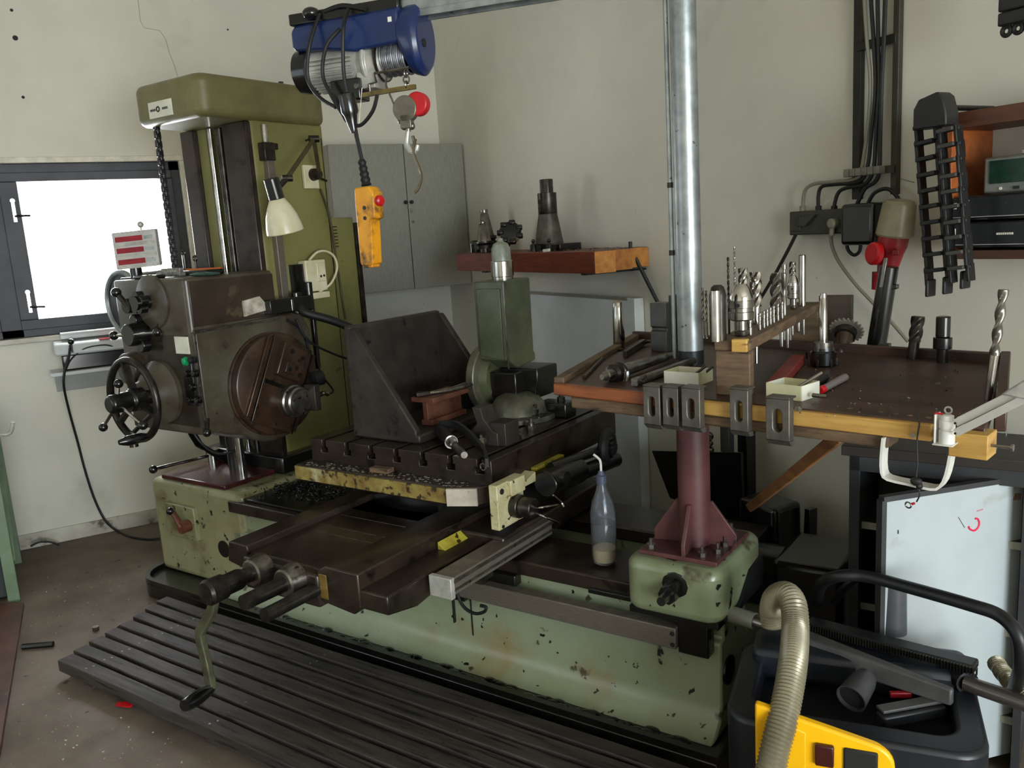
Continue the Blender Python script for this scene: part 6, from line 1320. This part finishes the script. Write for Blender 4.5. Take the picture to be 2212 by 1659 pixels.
# ================================================================ dark cabinet with open white door
kp = M.at(1835, 961, z=.93); kx0, ky, kz = kp.x, kp.y, .93
hA = M.at(1908, 1073, z=.87); hB = M.at(2207, 1026, z=.87)
kx1 = hB.x+.03; kd_ = .28
kc = Thing('floor_cabinet', 'dark grey open cabinet standing beside the machine under the tool table', 'cabinet', M, ((kx0+kx1)/2,ky+.1,0))
part('top', G().box(kx0-.02,kx1,ky-.012,ky+kd_,kz-.03,kz), mat('cabinet_top_brown', (52,44,40), (40,34,30), 7, .5), kc, bevel=.002)
part('top_rail', G().box(kx0,kx1,ky,ky+.02,kz-.075,kz-.03), dgrey_m, kc)
part('side', G().box(kx0,kx0+.03,ky,ky+kd_,0,kz-.03), dgrey_m, kc, bevel=.002)
part('side', G().box(kx1-.02,kx1,ky,ky+kd_,0,kz-.03), dgrey_m, kc)
part('back', G().box(kx0+.03,kx1-.02,ky+kd_-.012,ky+kd_,0,kz-.03), dgrey_m, kc)
ca = mat('pale_shelf_edge', (170,168,150), (140,138,122), 9, .6)
for v in (1124, 1298, 1470):
    zz = M.at(1842, v, y=ky+.03).z
    s_ = part('shelf', G().box(kx0+.03,kx1-.02,ky+.035,ky+kd_-.012,zz-.02,zz), dgrey_m, kc); part('shelf_edge', G().box(kx0+.03,kx1-.02,ky+.03,ky+.035,zz-.021,zz), ca, kc, s_)
for u, v in ((2140,951),(2152,966),(2173,938)): q = M.at(u, v, z=kz); part('screw_head', G().cyl(q, q+Vector((0,0,.003)), .003, seg=8), chrome_m, kc)
h0 = M.to(hA, W); h1 = M.to(hB, W); h0.z = 0; h1.z = 0
dd = (h1-h0).normalized(); dn_ = Vector((-dd.y,dd.x,0)); L = (h1-h0).length; dzt = .862
kd = Thing('white_door', 'scuffed white door with dark grey edge swung open from the dark cabinet', 'door', W, (h0.x,h0.y,.05))
part('panel', G().obox((h0+h1)/2+Vector((0,0,(dzt+.05)/2)), (L,.018,dzt-.05), dd, dn_, (0,0,1)), mat('door_white', (182,190,192), (170,178,180), 3, .5, spots=[((150,150,140), 5, .62, .12), ((60,56,52), 40, .76, .015)]), kd)
part('top_edge', G().obox((h0+h1)/2+Vector((0,0,dzt+.003)), (L+.01,.021,.014), dd, dn_, (0,0,1)), dgrey_m, kd)
part('front_edge', G().obox(h0-dd*.004+Vector((0,0,(dzt+.05)/2)), (.014,.022,dzt-.05), dd, dn_, (0,0,1)), dgrey_m, kd)
part('rear_edge', G().obox(h1+dd*.004+Vector((0,0,(dzt+.05)/2)), (.012,.022,dzt-.05), dd, dn_, (0,0,1)), dgrey_m, kd)
nrm = -dn_                                                          # door face towards the camera
def ond(u, v, off=.0095):                                           # point on the visible door face
    d = W.ray(u, v); o = Vector((0,0,CAM_H)); p0 = h0+nrm*off; t = (p0-o).dot(nrm)/d.dot(nrm); return o+d*t
rp = mat('red_ink', (226,40,84), None, rough=.6)
pts = [ond(u, v) for u, v in ((2106,1120),(2112,1121),(2115,1130),(2112,1140),(2104,1146),(2095,1143),(2092,1137))]
part('red_mark', G().tube(pts, .0028, 6, 4), rp, kd, label='red hand-drawn hook-shaped mark')
part('red_mark', G().tube([ond(2110,1104), ond(2118,1102), ond(2123,1100)], .0014, 6, 2), mat('faded_red_ink', (200,120,130), None, rough=.6), kd)
part('scratch', G().tube([ond(2070,1117), ond(2084,1140)], .0008, 4, 1), printed_m, kd)
part('scratch', G().tube([ond(1940,1145), ond(1940,1153)], .0016, 5, 1), printed_m, kd)
part('worn_patch', G().oprism([(-.012,-.008),(.012,-.010),(.014,.008),(-.006,.010)], ond(2196,1073), dd, (0,0,1), .001), mat('bare_board', (150,120,104), (120,96,82), 20, .7), kd)
# ================================================================ vacuum cleaner
VA = Frame(AZ_W-R_(38.0))                     # frame turned along the cleaner's long side
vz = .45
v0 = VA.at(1600, 1480, z=vz); v1 = VA.at(2140, 1570, z=vz)
def V(u, v, z): return VA.at(u, v, z=z)
fx0 = V(1585,1500,vz).x; fx1 = V(2130,1570,vz).x; fy0 = V(1700,1560,vz).y-.02; fy1 = fy0+.40
vc = Thing('vacuum_cleaner', 'black workshop vacuum cleaner with yellow front panel and ribbed beige hose', 'vacuum cleaner', VA, ((fx0+fx1)/2,(fy0+fy1)/2,0))
def oct_(x0,x1,y0,y1,c): return [(x0+c,y0),(x1-c,y0),(x1,y0+c),(x1,y1-c),(x1-c,y1),(x0+c,y1),(x0,y1-c),(x0,y0+c)]
part('tank', G().prism(rrect(fx0+.01,fx1-.02,fy0+.01,fy1,.07,5), 'z', .05, .30), vac_m, vc, bevel=.01)
hdv = part('motor_head', G().ring(rrect(fx0-.01,fx1,fy0,fy1,.07,5), rrect(fx0+.05,fx1-.06,fy0+.07,fy1-.05,.05,5), (0,0,.28), (1,0,0), (0,1,0), vz-.28), vac_m, vc, bevel=.012, segs=3)
part('tray_floor', G().prism(rrect(fx0+.04,fx1-.05,fy0+.06,fy1-.04,.05,5), 'z', .30, .385), plastic_m, vc, hdv)
# yellow switch panel on the front
yp0 = VA.at(1690, 1568, y=fy0-.012); yp1 = VA.at(1912, 1640, y=fy0-.012)
yl_ = part('switch_panel', G().prism([(yp0.x-.06,.20),(yp1.x+.01,.20)]+arc(yp1.x-.03,yp1.z-.02,.05,0,80,6)+[(yp0.x+.1,yp0.z+.01),(yp0.x-.06,yp0.z+.045)], 'y', fy0-.014, fy0+.01), vacyellow_m, vc, hdv, bevel=.006)
part('panel_frame', G().prism([(yp0.x-.03,.22),(yp0.x+.05,.22),(yp0.x+.05,yp0.z-.005),(yp0.x-.03,yp0.z+.02)], 'y', fy0-.017, fy0-.013), vacyellow_m, vc, hdv, bevel=.002)
q = VA.at(1781, 1628, y=fy0-.016); part('rocker_switch', G().box(q.x-.020,q.x+.020,fy0-.026,fy0-.012,q.z-.028,q.z+.024), mat('dark_red_rocker', (70,26,22), (54,20,18), 12, .3), vc, hdv, bevel=.004)
q = VA.at(1858, 1640, y=fy0-.016); part('rotary_window', G().box(q.x-.034,q.x+.036,fy0-.020,fy0-.012,q.z-.04,q.z+.022), printed_m, vc, hdv, bevel=.004)
# handle bow over the head
hb = [V(1765,1300,.47), V(1775,1262,.60), V(1810,1245,.66), V(1870,1245,.67), V(1960,1268,.67), V(2090,1305,.67), V(2160,1330,.66), V(2200,1375,.63), V(2205,1440,.55), V(2190,1490,.44)]
part('carry_handle', G().tube(hb, .016, 12, 5), plastic_m, vc)
hb2 = [V(1802,1302,.47), V(1822,1272,.53), V(1850,1250,.57), V(1885,1246,.58), V(1915,1255,.58)]
part('inner_handle', G().tube(hb2, .011, 12, 5), plastic_m, vc)
# rear bumper and nozzles stowed on top
tz = vz
def rod(pa, pb, r, m, name, th=vc, seg=18, par=None): return part(name, G().cyl(pa, pb, r, seg=seg), m, th, par)
gul = [V(1655,1325,.50), V(2120,1440,.50)]
part('rear_ridge', G().prism(rrect(fx0+.02,fx1-.01,fy1-.12,fy1+.02,.03,4), 'z', .40, .485), vac_m, vc, hdv, bevel=.02, segs=3)
fn = Thing('floor_nozzle', 'long flat black floor nozzle lying across the vacuum cleaner', 'nozzle', VA, V(1900,1400,.49))
a, b = V(1745,1345,.505), V(2110,1440,.505)
part('bristle_bar', G().strip([a,b], .022, .05, (0,0,1)), plastic_m, fn, bevel=.006)
fr_ = G(); n = 60
for i in range(n): c = a.lerp(b,(i+.5)/n); fr_.obox(c+Vector((0,-.028,.0)), (.0022,.012,.018), (b-a), None)
part('bristles', fr_, dsteel_m, fn, kind='stuff')
ct2 = V(1930,1365,.49); part('socket', G().cyl(ct2, ct2+Vector((.0,.004,.135)), .033, .030, 24), mat('nozzle_grey', (92,93,97), (76,77,81), 9, .38), fn)
# crevice nozzle bracket across the front
cn = Thing('crevice_nozzle', 'long dark grey crevice nozzle clipped across the vacuum cleaner front', 'nozzle', VA, V(1900,1450,.47))
nm = mat('nozzle_dark_grey', (84,84,82), (62,62,61), 9, .42)
a, b = V(1735,1385,.475), V(2060,1500,.475); d = (b-a).normalized(); nrm2 = Vector((-d.y,d.x,0))
part('blade', G().add([a-nrm2*.035+Vector((0,0,-.03)), b-nrm2*.014+Vector((0,0,-.026)), b+nrm2*.006+Vector((0,0,-.026)), a+nrm2*.02+Vector((0,0,-.03)), a-nrm2*.025+Vector((0,0,.028)), b-nrm2*.010+Vector((0,0,.016)), b+nrm2*.006+Vector((0,0,.016)), a+nrm2*.02+Vector((0,0,.028))], [(3,2,1,0),(4,5,6,7),(0,1,5,4),(1,2,6,5),(2,3,7,6),(3,0,4,7)]), nm, cn, bevel=.006)
part('round_end', G().cyl(a+Vector((0,0,-.02))-d*.005, a+Vector((0,0,.02))-d*.005, .034, seg=22), nm, cn, bevel=.004)
e = V(1838,1510,.45); f_ = V(1872,1462,.47); d = (e-f_).normalized()
el_ = Thing('tube_elbow', 'short black tube end with open mouth lying in the vacuum cleaner tray', 'tube', VA, e)
part('tube', G().lathe(f_, d, [(0,.024),(.02,.030),((e-f_).length,.036),((e-f_).length,.033),((e-f_).length-.02,.032)], 26), mat('elbow_grey', (64,64,66), (50,50,52), 9, .38), el_); part('mouth', G().cyl(e-d*.012, e-d*.010, .0325, seg=24), printed_m, el_)
bn2 = Thing('brush_nozzle', 'small black brush nozzle lying in the vacuum cleaner tray', 'nozzle', VA, V(1965,1545,.43))
a, b = V(1900,1555,.425), V(2035,1530,.425); part('body', G().strip([a,b], .03, .035, (0,0,1)), plastic_m, bn2, bevel=.006); part('lip', G().strip([a+Vector((0,.01,.02)),b+Vector((0,.01,.02))], .008, .03, (0,0,1)), nm, bn2, bevel=.002)
q = V(1945,1500,.44); single('red_clip', G().obox(q, (.05,.012,.014), (1,.3,0)), dred_m, 'small dark red clip in the vacuum cleaner tray', 'clip', VA, q, bevel=.002)
# steel tube along the rear right
a, b = V(2085,1475,.47), V(2330,1560,.47); st2 = Thing('suction_tube', 'shiny grey suction tube at the right end of the vacuum cleaner', 'tube', VA, a)
part('tube', G().cyl(a, b, .019, seg=22), mat('tube_grey', (120,114,110), (100,94,90), 8, .2, .7), st2)
part('sleeve', G().tube([V(2030,1430,.47), V(2060,1450,.47), V(2090,1475,.47)], .028, 16), plastic_m, st2)
# silver tube end at the bed end with hose
a, b = V(1566,1322,.45), V(1632,1342,.45); c = V(1690,1362,.45)
ht = Thing('hose_tube', 'grey tube coupling with a steel end sticking out beside the end block', 'tube', VA, c)
part('grey_sleeve', G().cyl(a, b, .024, seg=20), mat('coupling_grey', (150,150,140), (130,130,120), 9, .4), ht); part('steel_pipe', G().cyl(b, c, .021, seg=20), steel_m, ht); part('black_socket', G().cyl(c-(c-b)*.1, c+(c-b)*.9, .028, seg=18), plastic_m, ht)
# beige ribbed hose
hp_ = [VA.at(u, v, y=y) for u, v, y in ((1672,1352,fy1-.02),(1668,1318,fy1-.02),(1676,1292,fy1-.04),(1698,1284,fy1-.07),(1714,1306,fy1-.11),(1718,1360,fy1-.17),(1712,1440,fy0+.10),(1694,1540,fy0-.0),(1674,1620,fy0-.06),(1660,1700,fy0-.09),(1650,1800,fy0-.10))]
he = hp_[-1]; hp_ += [Vector((he.x+.01,fy0-.09,he.z-.06)), Vector((he.x+.05,fy0-.05,he.z-.12)), Vector((he.x+.09,fy0+.03,he.z-.13))]
sp_ = smooth_path(hp_, 40); Ltot = sum((sp_[i+1]-sp_[i]).length for i in range(len(sp_)-1)); nr = int(Ltot/.0085)
cum = [0]
for i in range(len(sp_)-1): cum.append(cum[-1]+(sp_[i+1]-sp_[i]).length)
def at_len(s):
    for i in range(len(cum)-1):
        if cum[i+1] >= s: return sp_[i].lerp(sp_[i+1], (s-cum[i])/max(cum[i+1]-cum[i],1e-9))
    return sp_[-1]
P2 = [at_len(Ltot*i/(nr*2)) for i in range(nr*2+1)]
g = G(); vs = []; m_ = 18; up = None
for i, p in enumerate(P2):
    d = (P2[min(i+1,len(P2)-1)]-P2[max(i-1,0)]).normalized()
    if up is None: _, u_, w_ = perp(d)
    else: u_ = (up-d*up.dot(d)).normalized(); w_ = d.cross(u_)
    up = u_; r = .0340 if i % 2 else .0298
    for k_ in range(m_): a = 2*PI*k_/m_; vs.append(p+u_*(math.cos(a)*r)+w_*(math.sin(a)*r))
g.add(vs, [(i*m_+k_, i*m_+(k_+1) % m_, (i+1)*m_+(k_+1) % m_, (i+1)*m_+k_) for i in range(len(P2)-1) for k_ in range(m_)])
part('hose', g, hose_m, vc, label='ribbed beige grey suction hose', angle=40)
# second hose end at the far right
p = [V(2150,1430,.46), V(2180,1470,.45), V(2215,1500,.44), V(2260,1560,.40)]
g = G().tube(p, lambda t: .020+.002*math.sin(t*260), 14, 30); part('rear_hose', g, hose_m, vc)
